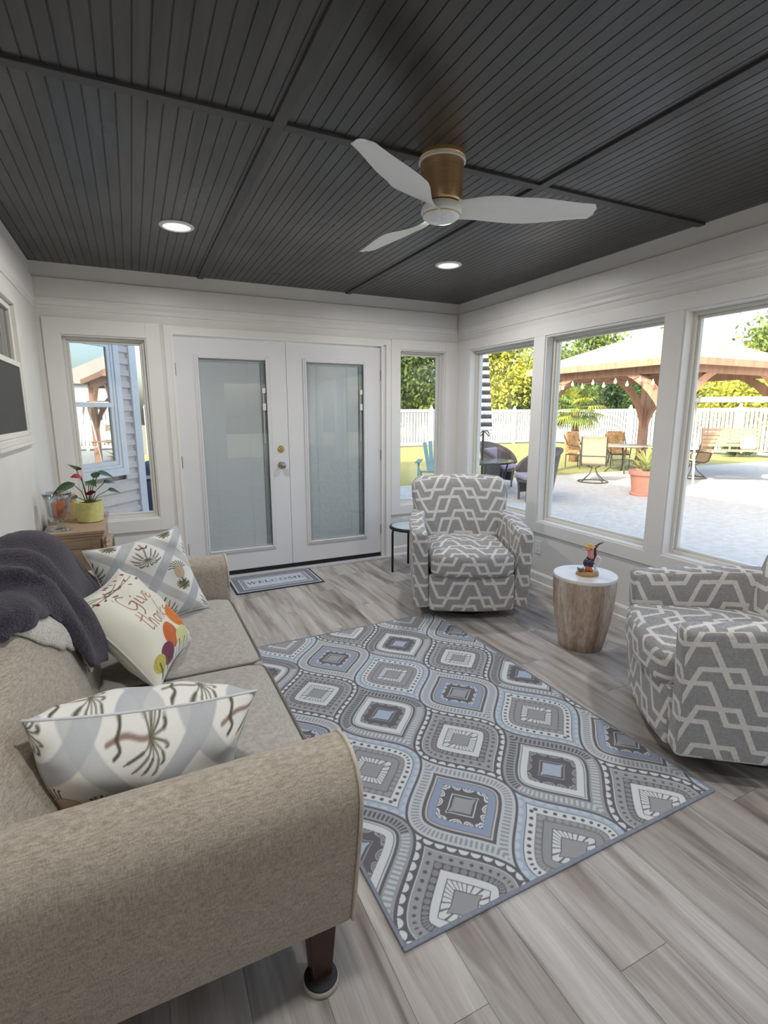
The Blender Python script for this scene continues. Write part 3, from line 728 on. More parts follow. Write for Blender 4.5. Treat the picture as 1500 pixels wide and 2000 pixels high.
mb().lathe([(.050, 0), (.056, .004), (.062, .05), (.064, .10), (.060, .101), (.057, .09), (.001, .088)], 40).build('pot', C_('yellow_glaze', 216, 212, 140, .3), pt, smooth=True, angle=40)
mb().lathe([(.001, .094), (.05, .092), (.057, .089)], 20).build('soil', C_('soil', 52, 42, 34, .9), pt)
MT['leaf'] = simple('anthurium_leaf', srgb(52, 78, 38), .35, var=.2, scale=20); MT['stem'] = simple('plant_stem', srgb(96, 112, 66), .5, var=.1)
def heart_leaf(b, base, d, up, L_, Wd, droop=.3):
    d = Vector(d).normalized(); up = Vector(up); r = d.cross(up).normalized(); up = r.cross(d)
    V = []; F = []; nn = 7; base = Vector(base)
    for i in range(nn+1):
        t = i/nn; w = Wd*(sin(PI*min(1, t*1.02)**.62))*(1-.15*t)+.0006; c = base+d*(L_*(t-.08))-up*(droop*L_*t*t)
        for s in (-1, 0, 1): V.append(c+r*(s*w)+up*(.18*w*abs(s)))
    for i in range(nn):
        for s in range(2): a = i*3+s; F.append((a, a+1, a+4, a+3))
    V2 = [v-up*.0012 for v in V]; m = len(V)
    return b.add(V+V2, F+[tuple(m+i for i in f[::-1]) for f in F])
LV = [((-.036, -.03, .262), (-.2, -.5, .5), .075, .034), ((.055, .03, .235), (.9, .2, -.15), .085, .026), ((-.055, -.05, .195), (-.85, -.35, -.25), .125, .034), ((.01, .0, .20), (.4, -.6, -.1), .06, .024), ((.03, .02, .215), (.5, .3, .6), .055, .024), ((.075, .05, .185), (.8, .3, .1), .055, .022), ((.09, .05, .145), (.9, .1, -.1), .06, .02), ((-.05, .02, .12), (-.9, .2, 0), .05, .02)]
for (p, d, L_, Wd) in LV:
    heart_leaf(mb(), p, d, (0, -.4, 1), L_, Wd).build('leaf', MT['leaf'], pt, smooth=True)
    q = Vector(p); mb().tube([(q.x*.15, q.y*.15, .09), (q.x*.45, q.y*.45, lerp(.09, q.z, .6)), tuple(q)], .0022, 5).build('stem', MT['stem'], pt, smooth=True)
for p, d, L_, Wd, cc in [((-.02, -.02, .225), (-.6, -.4, .1), .055, .026, (190, 36, 44)), ((.012, -.02, .135), (.1, -.6, .6), .045, .024, (120, 20, 40)), ((.01, -.045, .10), (.1, -.8, .3), .045, .026, (222, 150, 150))]:
    heart_leaf(mb(), p, d, (0, -.5, 1), L_, Wd, .1).build('flower', C_('spathe_%d' % cc[0], *cc), pt, smooth=True)
    q = Vector(p); mb().tube([(0, 0, .09), tuple(q*.6+Vector((0, 0, .04))), tuple(q)], .002, 5).build('flower_stem', MT['stem'], pt)
vz.scale = (1.36,)*3; pt.scale = (1.36,)*3
jr = thing('glass_lantern_jar', 'peach coloured candle jar behind the crystal vase and potted plant', 'candle jar', (-3.53, -.56, cbz+.0005))
mb().lathe([(.045, 0), (.05, .01), (.05, .16), (.053, .17), (.050, .17), (.046, .16), (.046, .02), (.001, .018)], 28).build('jar', C_('peach_glass', 226, 190, 140, .25), jr, smooth=True, angle=40)
mb().lathe([(.001, .02), (.0455, .02), (.0455, .14), (.001, .142)], 28).build('candle', C_('peach_wax', 232, 205, 165, .5), jr, smooth=True, angle=40)

# ------------------------------------------------------------------ ceiling fan
FC = (-1.80, -2.57)
fan = thing('ceiling_fan', 'white three-blade ceiling fan on a brushed bronze mount', 'ceiling fan', (FC[0], FC[1], H))
def m_bronze():
    m = Mat('brushed_bronze'); m.set(metal=1, rough=.36); a = m.noise(m.coord('Object', (.05, .05, 1)), 160, 2)
    m.col(m.ramp(a, [(.3, srgb(208, 172, 126)), (.7, srgb(224, 190, 146))])); m.bump(a, .1, .0005); return m.m
mb().lathe([(.099, 0), (.099, -.014), (.096, -.018), (.094, -.03), (.092, -.10), (.088, -.182), (.083, -.188), (.001, -.188)], 56).build('motor_housing', m_bronze(), fan, smooth=True, angle=35)
mb().lathe([(.1003, -.019), (.1008, -.029), (.0955, -.031)], 56).build('canopy_ring', MT['trim'], fan, smooth=True, angle=35)
MT['fanwhite'] = simple('fan_white', srgb(228, 230, 228), .4, var=.01)
mb().lathe([(.05, -.186), (.078, -.192), (.088, -.21), (.088, -.226), (.080, -.234)], 48).build('hub', MT['fanwhite'], fan, smooth=True, angle=40)
mb().lathe([(.081, -.2335), (.080, -.242), (.062, -.254), (.03, -.261), (.001, -.262)], 48).build('hub_cap', C_('cap_white', 226, 228, 232, .3), fan, smooth=True)
mb().tube([(.0825*cos(2*PI*k/48), .0825*sin(2*PI*k/48), -.235) for k in range(48)], .0016, 5, closed=True).build('bronze_ring', MT['brass'], fan, smooth=True)
def blade():
    b = mb(); nu, nv = 40, 8
    def wid(t): return (.050+.042*sstep(.02, .42, t)-.040*sstep(.5, 1.0, t))*(math.sqrt(max(0.0, 1-((t-.97)/.03)**2))*.5+.5 if t > .97 else 1)
    def top(i, j, o):
        t = i/nu; r_ = .045+.625*t; w = max(wid(t), .004); s_ = j/nv*2-1
        cl_ = .022*sin(PI*min(1, t*2.2))*(-1)+.018*t; tw = -lerp(.70, .30, sstep(0, .45, t))
        yy = cl_+s_*w*cos(tw); zz = -.214+s_*w*sin(tw)*.75-.018*t*0+.012*(1-s_*s_)*.3
        return (r_, yy, zz+o*(.0045 if 0 < j < nv else .0008))
    V = [top(i, j, 1) for i in range(nu+1) for j in range(nv+1)]+[top(i, j, -1) for i in range(nu+1) for j in range(nv+1)]; F = []; N = (nu+1)*(nv+1)
    for i in range(nu):
        for j in range(nv):
            a = i*(nv+1)+j; f = (a, a+nv+1, a+nv+2, a+1); F.append(f); F.append(tuple(N+q for q in f[::-1]))
    for i in range(nu):
        for j, s_ in ((0, 1), (nv, -1)):
            a = i*(nv+1)+j; f = (a, N+a, N+a+nv+1, a+nv+1); F.append(f if s_ > 0 else f[::-1])
    for j in range(nv):
        a = j; F.append((a, a+1, N+a+1, N+a)); a = nu*(nv+1)+j; F.append((a, N+a, N+a+1, a+1))
    return b.add(V, F)
bl0 = blade().build('blade', MT['fanwhite'], fan, smooth=True, angle=50)
for k, a in enumerate((-26, 94, 214)):
    o = bl0 if k == 0 else bl0.copy()
    if k: COL.objects.link(o); o.parent = fan
    o.rotation_euler = (0, 0, math.radians(a))
# ------------------------------------------------------------------ painted cloth: dense grids with a colour attribute
def lin(r, g, b): return np.array(srgb(r, g, b)[:3], dtype=np.float32)
def np_mesh(name, P, col, nu, nv, mat, parent=None, flip=False):
    """P (nv+1, nu+1, 3) vertex grid, col same shape: one open sheet"""
    idx = np.arange((nu+1)*(nv+1)).reshape(nv+1, nu+1)
    q = np.stack([idx[:-1, :-1], idx[:-1, 1:], idx[1:, 1:], idx[1:, :-1]], -1).reshape(-1, 4)
    if flip: q = q[:, ::-1]
    return P.reshape(-1, 3), q, col.reshape(-1, 3)
def np_build(name, sheets, mat, parent=None):
    V = []; Q = []; C = []; o = 0
    for v, q, c in sheets: V.append(v); Q.append(q+o); C.append(c); o += len(v)
    V = np.concatenate(V).astype(np.float32); Q = np.concatenate(Q).astype(np.int32); C = np.concatenate(C).astype(np.float32)
    me = bpy.data.meshes.new(name); me.vertices.add(len(V)); me.vertices.foreach_set('co', V.ravel())
    me.loops.add(Q.size); me.loops.foreach_set('vertex_index', Q.ravel()); me.polygons.add(len(Q))
    me.polygons.foreach_set('loop_start', np.arange(0, Q.size, 4, dtype=np.int32)); me.polygons.foreach_set('use_smooth', np.ones(len(Q), dtype=bool))
    me.update(calc_edges=True)
    a = me.color_attributes.new('col', 'FLOAT_COLOR', 'POINT'); a.data.foreach_set('color', np.concatenate([C, np.ones((len(C), 1), np.float32)], 1).ravel())
    me.materials.append(mat); o = bpy.data.objects.new(name, me); COL.objects.link(o)
    if parent: o.parent = parent
    return o
def m_print(name, rough=.8, bscale=600, bstr=.25, bdist=.001, var=.06):
    m = Mat(name); m.set(rough=rough, spec=.2, sheen=.1); n = m.noise(m.coord(), bscale, 2); n2 = m.noise(m.coord(), 9, 2)
    v = m.ramp(n, [(.3, (1-var*2,)*3+(1,)), (.7, (1+var,)*3+(1,))]); m.col(m.mix(1, m.attr(), v, 'MULTIPLY')); m.bump(n, bstr, bdist); return m.m
def put(col, mask, c):
    m = np.clip(mask, 0, 1)[..., None]; col[:] = col*(1-m)+np.asarray(c)*m
def soft(d, w, e): return np.clip((w-d)/e+.5, 0, 1)

# rug: ogee lattice of medallions
RW, RL, CW, CH = 1.386, 2.075, .449, .672
def rug_colours(x, y):
    E = .0018
    pale, white, grey, dgrey, dark, blue, lblue = lin(196,202,206), lin(214,218,218), lin(160,162,165), lin(138,138,142), lin(106,104,108), lin(150,162,184), lin(172,186,202)
    i0 = np.round(x/CW); j0 = np.round(y/CH); dx = x-i0*CW; dy = y-j0*CH
    inA = np.abs(dx) < CW/4*(1+np.cos(2*np.pi*dy/CH))
    i1 = np.floor(x/CW); j1 = np.floor(y/CH)
    ex = x-(i1+.5)*CW; ey = y-(j1+.5)*CH
    cx = np.where(inA, dx, ex); cy = np.where(inA, dy, ey)
    par = np.where(inA, (i0+j0) % 2, (i1+j1) % 2)
    w = CW/4*(1+np.cos(2*np.pi*cy/CH)); wp = CW/4*2*np.pi/CH*np.sin(2*np.pi*cy/CH)
    yf = cy.copy()
    for _ in range(5):                                     # foot point on the ogee outline: true offset rings
        wq = CW/4*2*np.pi/CH*np.sin(2*np.pi*yf/CH); wv = CW/4*(1+np.cos(2*np.pi*yf/CH))
        yf = np.clip(yf+.7*((cy-yf)-wq*(np.abs(cx)-wv)*1.0)/(1+wq*wq), -CH/2, CH/2)
    D = np.hypot(np.abs(cx)-CW/4*(1+np.cos(2*np.pi*yf/CH)), cy-yf)
    t = np.linspace(-CH/2, CH/2, 801); s = np.concatenate([[0], np.cumsum(np.sqrt(np.diff(t)**2+np.diff(CW/4*(1+np.cos(2*np.pi*t/CH)))**2))]); s -= s[400]
    S = np.interp(yf, t, s)/1.14; D = D/1.14
    ang = np.arctan2(cy*CW/CH, cx)/(2*np.pi)
    pera = lambda n: ((ang*n+.5) % 1-.5)*.0165
    per = lambda P, k=.5: ((S/P+k) % 1-.5)*P          # along the ring
    band = lambda a, b: soft(np.abs(D-(a+b)/2), (b-a)/2, E)
    dot = lambda dc, P, r, sq=1.0: soft(np.sqrt(((D-dc)/sq)**2+per(P)**2), r, E)
    def scal(d0, P, r): return soft(np.sqrt((D-d0)**2+per(P)**2), r, E)*(D > d0)
    def fillA(second):
        c = np.empty(x.shape+(3,), np.float32)
        if second:
            c[:] = dark; put(c, scal(.0055, .036, .0155), white); put(c, band(.030, .034), pale); put(c, soft(-D, -.034, E), grey)
            put(c, dot(.049, .030, .0062), dark); put(c, soft(-D, -.066, E), dark); put(c, dot(.0775, .024, .0098), dgrey*1.1); put(c, soft(-D, -.089, E), white)
            inner = .112
        else:
            c[:] = lblue; put(c, scal(.006, .036, .0145)*.5, white); put(c, band(.029, .032), dark); put(c, soft(-D, -.032, E), white)
            put(c, dot(.046, .029, .0068), dark); put(c, soft(-D, -.061, E), dgrey); put(c, dot(.0725, .024, .0092), grey); put(c, band(.0825, .085), dark); put(c, soft(-D, -.085, E), grey*.92)
            inner = .110
        put(c, soft(-D, -inner, E), dark); put(c, soft(-D, -(inner+.003), E)*soft(np.abs(pera(24)), .0064, E), white); put(c, soft(-D, -(inner+.027), E), dark); put(c, soft(-D, -(inner+.030), E), grey*.95)
        return c
    def fillB(second):
        c = np.empty(x.shape+(3,), np.float32)
        if second:
            c[:] = grey; seg = np.sin(S*9.5) > -.2
            put(c, band(.014, .040)*soft(np.abs(per(.0165)), .0046, E), np.where(seg[..., None], dark, pale)); put(c, soft(-D, -.047, E), dark); put(c, soft(-D, -.056, E), pale); put(c, soft(-D, -.062, E), dark); put(c, soft(-D, -.0645, E), white)
            put(c, soft(-D, -.089, E), dark); cc, mid, core = grey, lblue, lblue
        else:
            c[:] = pale; put(c, band(.014, .040)*soft(np.abs(per(.0155)), .0042, E), grey*.95); put(c, soft(-D, -.049, E), dark); put(c, soft(-D, -.060, E), lin(200,194,186)); put(c, soft(-D, -.066, E), dark); put(c, soft(-D, -.0685, E), blue)
            put(c, soft(-D, -.094, E), dark); cc, mid, core = white, grey, grey
        d0 = .090 if second else .095
        r = np.sqrt((D-d0)**2+(pera(12)/.0165*.034)**2)
        put(c, soft(np.abs(r-.0125), .0024, E)*(D > d0), cc); put(c, soft(np.abs(r-.0055), .0022, E)*(D > d0), cc)
        put(c, band(.124+.006, .1335)*1.0, cc); put(c, soft(-D, -.142, E), core)
        return c
    A, A2, B, B2 = fillA(False), fillA(True), fillB(False), fillB(True)
    p = (par > .5)[..., None]; out = np.where(inA[..., None], np.where(p, A, A2), np.where(p, B2, B))
    put(out, soft(D, .0042, E), dark)
    return out
nu, nv = 560, 840
U, Vv = np.meshgrid(np.linspace(0, RW, nu+1), np.linspace(0, RL, nv+1))
rc = rug_colours(U-.2275, Vv-.036)
edge = np.minimum(np.minimum(U, RW-U), np.minimum(Vv, RL-Vv)); put(rc, soft(edge, .009, .002), lin(140, 144, 152))
Pz = .007+.0015*np.sin(U*3.1)*np.sin(Vv*2.3); Pz = np.where(edge < .004, .003, Pz)
rug = thing('area_rug', 'grey and blue patterned area rug with rows of ogee medallions', 'rug', (-2.526, -3.636, 0), .016)
pile = m_print('woven_pile', .95, 900, .5, .0015, .10)
np_build('woven_field', [np_mesh('r', np.stack([U, Vv, Pz], -1), rc, nu, nv, pile)], pile, rug)
mb().box(-.004, RW+.004, -.006, .006, .0004, .0085).box(-.004, .005, .006, RL, .0004, .0085).box(RW-.005, RW+.004, .006, RL, .0004, .0085).box(.005, RW-.005, RL-.006, RL+.002, .0004, .0085).build('binding', C_('rug_binding', 132, 138, 150, .8), rug, bevel=.003)

# doormat
mat_ = thing('welcome_mat', 'grey bordered doormat reading WELCOME in front of the double doors', 'doormat', (-2.055, -.285, 0), .012)
for k, (hx, hy, c) in enumerate([(.382, .218, (46, 50, 62)), (.366, .203, (196, 202, 210)), (.352, .190, (122, 128, 138)), (.305, .148, (206, 212, 222)), (.296, .139, (150, 156, 170)), (.262, .108, (196, 203, 214))]):
    mb().box(-hx, hx, -hy, hy, .0003+.0012*k*(k > 0), .0075+.0012*k).build(['edge', 'pale_border', 'grey_border', 'light_line', 'inner_border', 'field'][k], C_('mat_%d' % k, *c, .9), mat_)
def serif(ch):
    """polygons of a Roman capital in a unit-high box, thick-thin strokes with serifs; returns (polys, width)"""
    R_ = lambda a, b, c, d: [(a, c), (b, c), (b, d), (a, d)]
    D_ = lambda x0, y0, x1, y1, w: [(x0-w/2, y0), (x0+w/2, y0), (x1+w/2, y1), (x1-w/2, y1)]
    s = .035
    if ch == 'E': return [R_(.12,.27,0,1), R_(0,.12,0,s), R_(0,.12,1-s,1), R_(.27,.72,0,.06), R_(.66,.74,0,.24), R_(.27,.68,.94,1), R_(.62,.70,.78,1), R_(.27,.54,.48,.54), R_(.50,.55,.40,.62)], .80
    if ch == 'L': return [R_(.12,.27,0,1), R_(0,.40,1-s,1), R_(0,.12,0,s), R_(.27,.74,0,.06), R_(.67,.75,0,.26)], .80
    if ch == 'W': return [D_(.42,0,.12,1,.15), D_(.42,0,.70,1,.06), D_(.98,0,.68,1,.15), D_(.98,0,1.24,1,.06), R_(0,.28,1-s,1), R_(.54,.84,1-s,1), R_(1.12,1.38,1-s,1)], 1.42
    if ch == 'M': return [D_(.14,0,.20,1,.05), D_(.64,.0,.22,1,.15), D_(.64,.0,1.06,1,.06), R_(1.02,1.17,0,1), R_(.02,.28,0,s), R_(.90,1.28,0,s), R_(.04,.22,1-s,1), R_(1.06,1.28,1-s,1)], 1.32
    P = []; n = 28; a0, a1 = (0, 2*PI) if ch == 'O' else (.28*PI, 1.74*PI)
    for k in range(n):
        q = [a0+(a1-a0)*(k+e)/n for e in (0, 1)]; P.append([(.5+.5*cos(q[0]), .5+.52*sin(q[0])), (.5+.5*cos(q[1]), .5+.52*sin(q[1])), (.5+.36*cos(q[1]), .5+.485*sin(q[1])), (.5+.36*cos(q[0]), .5+.485*sin(q[0]))])
    if ch == 'C': P += [R_(.78,.83,.70,1)]
    return P, 1.06
MT['matink'] = C_('mat_ink', 66, 70, 82, .9); hgt = .062; tot = sum(serif(c)[1]+.14 for c in 'WELCOME')-.14; cx_ = -tot/2*hgt*1.0
for c in 'WELCOME':
    polys, wd = serif(c)
    b = mb()
    for p in polys: b.prism(p, lambda u, v: (cx_+u*hgt, (v-.5)*hgt, .0138), lambda u, v: (cx_+u*hgt, (v-.5)*hgt, .0146))
    b.build('letter', MT['matink'], mat_)
    cx_ += (wd+.14)*hgt

# ------------------------------------------------------------------ cushions
def polyd(U, V, pts):
    d = np.full(U.shape, 9.0, np.float32); P = np.asarray(pts, float)
    for (x0, y0), (x1, y1) in zip(P[:-1], P[1:]):
        vx, vy = x1-x0, y1-y0; L2 = vx*vx+vy*vy+1e-12; t = np.clip(((U-x0)*vx+(V-y0)*vy)/L2, 0, 1)
        d = np.minimum(d, np.hypot(U-x0-t*vx, V-y0-t*vy))
    return d
def smoothpts(P, n=6):
    P = [np.array(p, float) for p in P]; Q = [2*P[0]-P[1]]+P+[2*P[-1]-P[-2]]; out = []
    for i in range(1, len(Q)-2):
        for k in range(n):
            t = k/n; a, b, c, d = Q[i-1], Q[i], Q[i+1], Q[i+2]
            out.append(.5*((2*b)+(c-a)*t+(2*a-5*b+4*c-d)*t*t+(3*b-a-3*c+d)*t**3))
    return out+[P[-1]]
def stroke(col, U, V, pts, w, c, e=.002, a=1.0): put(col, soft(polyd(U, V, pts), w, e)*a, c)
def ell(col, U, V, cx, cy, rx, ry, c, e=.06, a=1.0): put(col, np.clip((1-np.hypot((U-cx)/rx, (V-cy)/ry))/e+.5, 0, 1)*a, c)
def local(U, V, cx, cy, ang, s):
    c, q = math.cos(ang), math.sin(ang); a, b = (U-cx)/s, (V-cy)/s; return a*c+b*q, -a*q+b*c
def pineapple(col, U, V, cx, cy, ang, s, rg):
    u, v = local(U, V, cx, cy, ang, s); near = (np.abs(u) < 1.3) & (np.abs(v) < 1.6)
    if not near.any(): return
    g, dg, tan_, br = lin(118,120,88), lin(72,74,52), lin(206,182,156), lin(150,120,92)
    for k in range(9):
        a = PI*(1.05+.9*k/8); stroke(col, u, v, smoothpts([(.30*cos(a), -.5+.3*sin(a)), (.52*cos(a), -.55+.45*sin(a)), (.66*cos(a)+.06, -.5+.52*sin(a))], 3), .03, dg, .03)
    ell(col, u, v, 0, -.28, .36, .46, br); ell(col, u, v, 0, -.28, .33, .43, tan_)
    hatch = np.maximum(soft(np.abs(((u+v)*7) % 1-.5), .07, .1), soft(np.abs(((u-v)*7) % 1-.5), .07, .1))*(np.hypot(u/.33, (v+.28)/.43) < .95); put(col, hatch*.45, br)
    for r_, n_ in ((.62, 15), (.42, 11), (.24, 7)):
        for k in range(n_):
            a = 2*PI*(k+rg.random()*.5)/n_; q = .62+.0; stroke(col, u, v, smoothpts([(.06*cos(a), q+.05*sin(a)), (.3*r_*cos(a)*1.5, q+r_*.45*sin(a)), (r_*cos(a)*.72, q+r_*.62*sin(a)-.04)], 3), .042, dg if k % 2 else g, .04)
def palm(col, U, V, cx, cy, ang, s, rg):
    u, v = local(U, V, cx, cy, ang, s)
    if not ((np.abs(u) < 1.4) & (np.abs(v) < 1.6)).any(): return
    g, dg, br = lin(128,122,104), lin(88,84,68), lin(150,128,116)
    stroke(col, u, v, smoothpts([(.06, -1.0), (-.04, -.5), (.02, 0), (0, .25)], 4), .05, br, .05)
    for k in range(12):
        a = PI*(-.30+1.60*k/11); L_ = .78+.22*rg.random(); ex, ey = L_*cos(a), .25+L_*.75*sin(a)-.22
        P_ = smoothpts([(0, .25), (.42*ex, .25+.42*(ey-.25)+.20), (.8*ex, .25+.85*(ey-.25)+.14), (ex, ey)], 4)
        stroke(col, u, v, P_, .024, dg if k % 2 else g, .03); stroke(col, u, v, P_[5:11], .045, g if k % 2 else dg, .05, .85)
    for sx in (-1, 1): stroke(col, u, v, smoothpts([(0, -.72), (sx*.2, -.62), (sx*.34, -.78)], 3), .05, dg, .05)
def tropical(U, V, ang_motif, rg, shift=(0, 0)):
    """white cloth, blue-grey diamond bands, pineapple and palm in turn (metres)"""
    col = np.empty(U.shape+(3,), np.float32); col[:] = lin(228, 226, 220)
    n = .5+.5*np.sin(U*41+2*np.sin(V*23))*np.sin(V*37+1.3*np.sin(U*29)); P = .198; hw = .024
    a = (U+shift[0]+(V+shift[1])*.92)/1.32; b = (U+shift[0]-(V+shift[1])*.92)/1.32
    da = np.abs((a/P) % 1-.5)*P; db = np.abs((b/P) % 1-.5)*P
    g1, g2 = lin(190, 191, 190), lin(178, 181, 184)
    put(col, soft(-da, -(P/2-hw), .004)*(.82+.18*n), g1); put(col, soft(-db, -(P/2-hw), .004)*(.8+.2*n), g2)
    for i in range(-4, 5):
        for j in range(-4, 5):
            ca, cb = (i+.5)*P, (j+.5)*P; cu, cv = (ca+cb)/2*1.32-shift[0], (ca-cb)/2*1.32/.92-shift[1]
            if abs(cu) > .32 or abs(cv) > .32: continue
            (pineapple if (i-j) % 2 == 0 else palm)(col, U, V, cu, cv, ang_motif, .074, rg)
    return col
def harvest(U, V, rg):
    """cream cloth lettered Give thanks above painted gourds, berries along the top"""
    col = np.empty(U.shape+(3,), np.float32); col[:] = lin(226, 222, 206); ink = lin(150, 92, 70)
    def word(strokes, x0, y0, s):
        for st_ in strokes: stroke(col, U, V, [(x0+x*s, y0+y*s) for x, y in smoothpts(st_, 6)], .0026, ink, .0018)
    GIVE = [[(.85,1.25),(.55,1.5),(.15,1.2),(.1,.4),(.45,.0),(.85,.3),(.85,.65),(.5,.6)], [(.85,.65),(.9,-.3),(.6,-.6)], [(1.15,.65),(1.15,.1),(1.4,.05)], [(1.15,.95),(1.18,1.0)], [(1.4,.65),(1.65,.0),(1.95,.7)], [(2.05,.3),(2.4,.45),(2.35,.7),(2.1,.6),(2.05,.2),(2.3,.0),(2.65,.2)]]
    THANKS = [[(.35,1.5),(.25,.6),(.3,.05),(.55,.1)], [(.0,1.0),(.35,1.05),(.7,1.15)], [(.8,1.5),(.75,.0)], [(.75,.4),(1.0,.75),(1.1,.4),(1.1,.0)], [(1.75,.65),(1.45,.6),(1.35,.2),(1.55,.0),(1.75,.3),(1.8,.65),(1.8,.05)], [(2.05,.65),(2.05,.0)], [(2.05,.4),(2.3,.7),(2.4,.35),(2.42,.0)], [(2.75,1.5),(2.7,.0)], [(3.1,.7),(2.72,.35),(3.15,.0)], [(3.65,.65),(3.4,.55),(3.65,.25),(3.4,.0),(3.25,.05)]]
    word(GIVE, -.085, .050, .058); word(THANKS, -.115, -.048, .058)
    def gourd(cx, cy, rx, ry, c, d, n=7):
        cy += .03; ell(col, U, V, cx, cy, rx, ry, c, .05)
        for k in range(n):
            f = (k-(n-1)/2)/(n/2); stroke(col, U, V, [(cx+f*rx*.5, cy+ry*.9), (cx+f*rx*.95, cy), (cx+f*rx*.5, cy-ry*.9)], .0016, d, .002, .6)
    gourd(.13, -.11, .075, .062, lin(214,120,42), lin(170,84,30)); gourd(.19, -.05, .05, .075, lin(222,140,48), lin(184,90,30), 5)
    gourd(-.02, -.145, .058, .055, lin(206,104,44), lin(150,70,28)); gourd(.06, -.185, .05, .036, lin(226,222,160), lin(120,140,70), 5)
    gourd(-.10, -.185, .05, .038, lin(120,58,84), lin(90,40,66)); gourd(.17, -.19, .045, .035, lin(230,222,180), lin(160,160,100), 5); gourd(-.165, -.185, .035, .03, lin(196,186,90), lin(130,120,60), 4)
    for k in range(26):
        x0 = -.2+.4*rg.random(); y0 = .13+.08*rg.random(); L_ = .012+.02*rg.random(); a = rg.random()*6.3
        if k % 2: ell(col, U, V, x0, y0, .0065, .006, lin(126, 34, 34), .2)
        else: stroke(col, U, V, [(x0, y0), (x0+L_*cos(a), y0+L_*.4*sin(a))], .0035, lin(74, 66, 56), .003)
    for k in range(3): stroke(col, U, V, smoothpts([(-.2, .2-.02*k), (-.08+.05*k, .165), (.03+.06*k, .19-.01*k)], 4), .0016, lin(104, 80, 62), .002)
    for k in range(8): x0 = -.18+.05*k; stroke(col, U, V, [(x0, -.20), (x0+.012, -.155-.01*(k % 3))], .004, lin(96, 104, 62), .004)
    return col
def cushion(name, label, c, right, up, size, thick, painter_f, painter_b, matname, dents=(), nn=200, rough=.75):
    t = thing(name, label, 'cushion', c)
    r_ = Vector(right).normalized(); u_ = Vector(up); u_ = (u_-r_*u_.dot(r_)).normalized(); n_ = r_.cross(u_)
    w, h = size; g = np.linspace(-1, 1, nn+1); A, B = np.meshgrid(g, g)
    k = np.clip((1-np.abs(A)**3.2)*(1-np.abs(B)**3.2), 0, 1)**.62
    X_ = A*w/2*(1-.085*(1-B**2)*np.abs(A)**1.5+.02*B**2); Y_ = B*h/2*(1-.085*(1-A**2)*np.abs(B)**1.5+.02*A**2)
    wr = .006*np.sin(7*A+3*B)*np.sin(5*B-2*A)+.004*np.sin(13*A*B+2*B)+.007*np.exp(-((np.abs(A)-.85)**2+(np.abs(B)-.85)**2)/.04)*np.sin(20*(A-B))
    Z = thick/2*k+wr*k
    for dx, dy, rad, dep in dents: Z = Z-dep*np.exp(-((A-dx)**2+(B-dy)**2)/rad**2)*k
    R3, U3, N3 = (np.array(q) for q in (r_, u_, n_)); mt = m_print(matname, rough, 500, .2, .0008, .03)
    F = X_[..., None]*R3+Y_[..., None]*U3+Z[..., None]*N3; Bk = X_[..., None]*R3+Y_[..., None]*U3-(thick/2*k-wr*k)[..., None]*N3
    np_build('cover', [np_mesh('f', F, painter_f(A*w/2, B*h/2), nn, nn, mt), np_mesh('b', Bk, painter_b(-A*w/2, B*h/2), nn, nn, mt, flip=True)], mt, t)
    ring = [F[0, i] for i in range(0, nn, 8)]+[F[i, nn] for i in range(0, nn, 8)]+[F[nn, i] for i in range(nn, 0, -8)]+[F[i, 0] for i in range(nn, 0, -8)]
    mb().tube([tuple(p) for p in ring], .004, 6, closed=True).build('seam_cord', simple(matname+'_cord', srgb(206, 208, 210), .8), t, smooth=True)
    return t
rg = random.Random(3)
tf = lambda ang, sh: (lambda U, V: tropical(U, V, ang, rg, sh))
cushion('throw_cushion', 'square cushion with palms and pineapples in blue-grey lattice, leaning in far sofa corner', (-3.075, -2.0, .665), (.455, .17, .05), (-.13, .16, .40), (.455, .44), .15, tf(PI, (.0, .03)), tf(PI, (.05, .0)), 'tropical_print_a', [(-.1, -.6, .4, .02)])
cushion('throw_cushion', 'square cushion with palms and pineapples in blue-grey lattice, propped on near sofa arm', (-3.13, -3.295, .575), (.47, .02, -.06), (.09, -.12, .31), (.52, .38), .31, tf(-PI/2, (.02, -.03)), tf(PI/2, (.11, -.02)), 'tropical_print_b', [(0, .2, .5, .015)])
cushion('throw_cushion', 'cream harvest cushion lettered Give thanks with orange gourds, leaning on sofa back', (-3.135, -2.52, .645), (.15, .40, .0), (-.30, .02, .34), (.43, .43), .18, lambda U, V: harvest(U, V, rg), lambda U, V: np.zeros(U.shape+(3,), np.float32)+lin(224, 220, 205), 'harvest_print', [(-.3, .7, .35, .03)], rough=.6)

# ------------------------------------------------------------------ fleece throw over the sofa back
def m_fleece(name, c0, c1):
    m = Mat(name); m.set(rough=.95, sheen=.25, spec=.1); a = m.noise(m.coord(), 170, 3, .7); b = m.noise(m.coord(), 60, 2)
    m.col(m.ramp(a, [(.35, c0), (.68, c1)])); s = X(m.nt, a)*.7+X(m.nt, b)*.3; m.bump(s.s, 1.0, .008); return m.m
MT['fleece'] = m_fleece('plum_fleece', srgb(34, 30, 40), srgb(70, 63, 78)); MT['sherpa'] = m_fleece('white_sherpa', srgb(176, 170, 160), srgb(232, 228, 220))
th = thing('fleece_throw', 'dark plum fleece throw with white sherpa lining draped over the sofa back', 'blanket', (-3.45, -2.45, .9))
def arc(P):
    s = [0]
    for a, b in zip(P[:-1], P[1:]): s.append(s[-1]+math.hypot(b[0]-a[0], b[1]-a[1]))
    return s
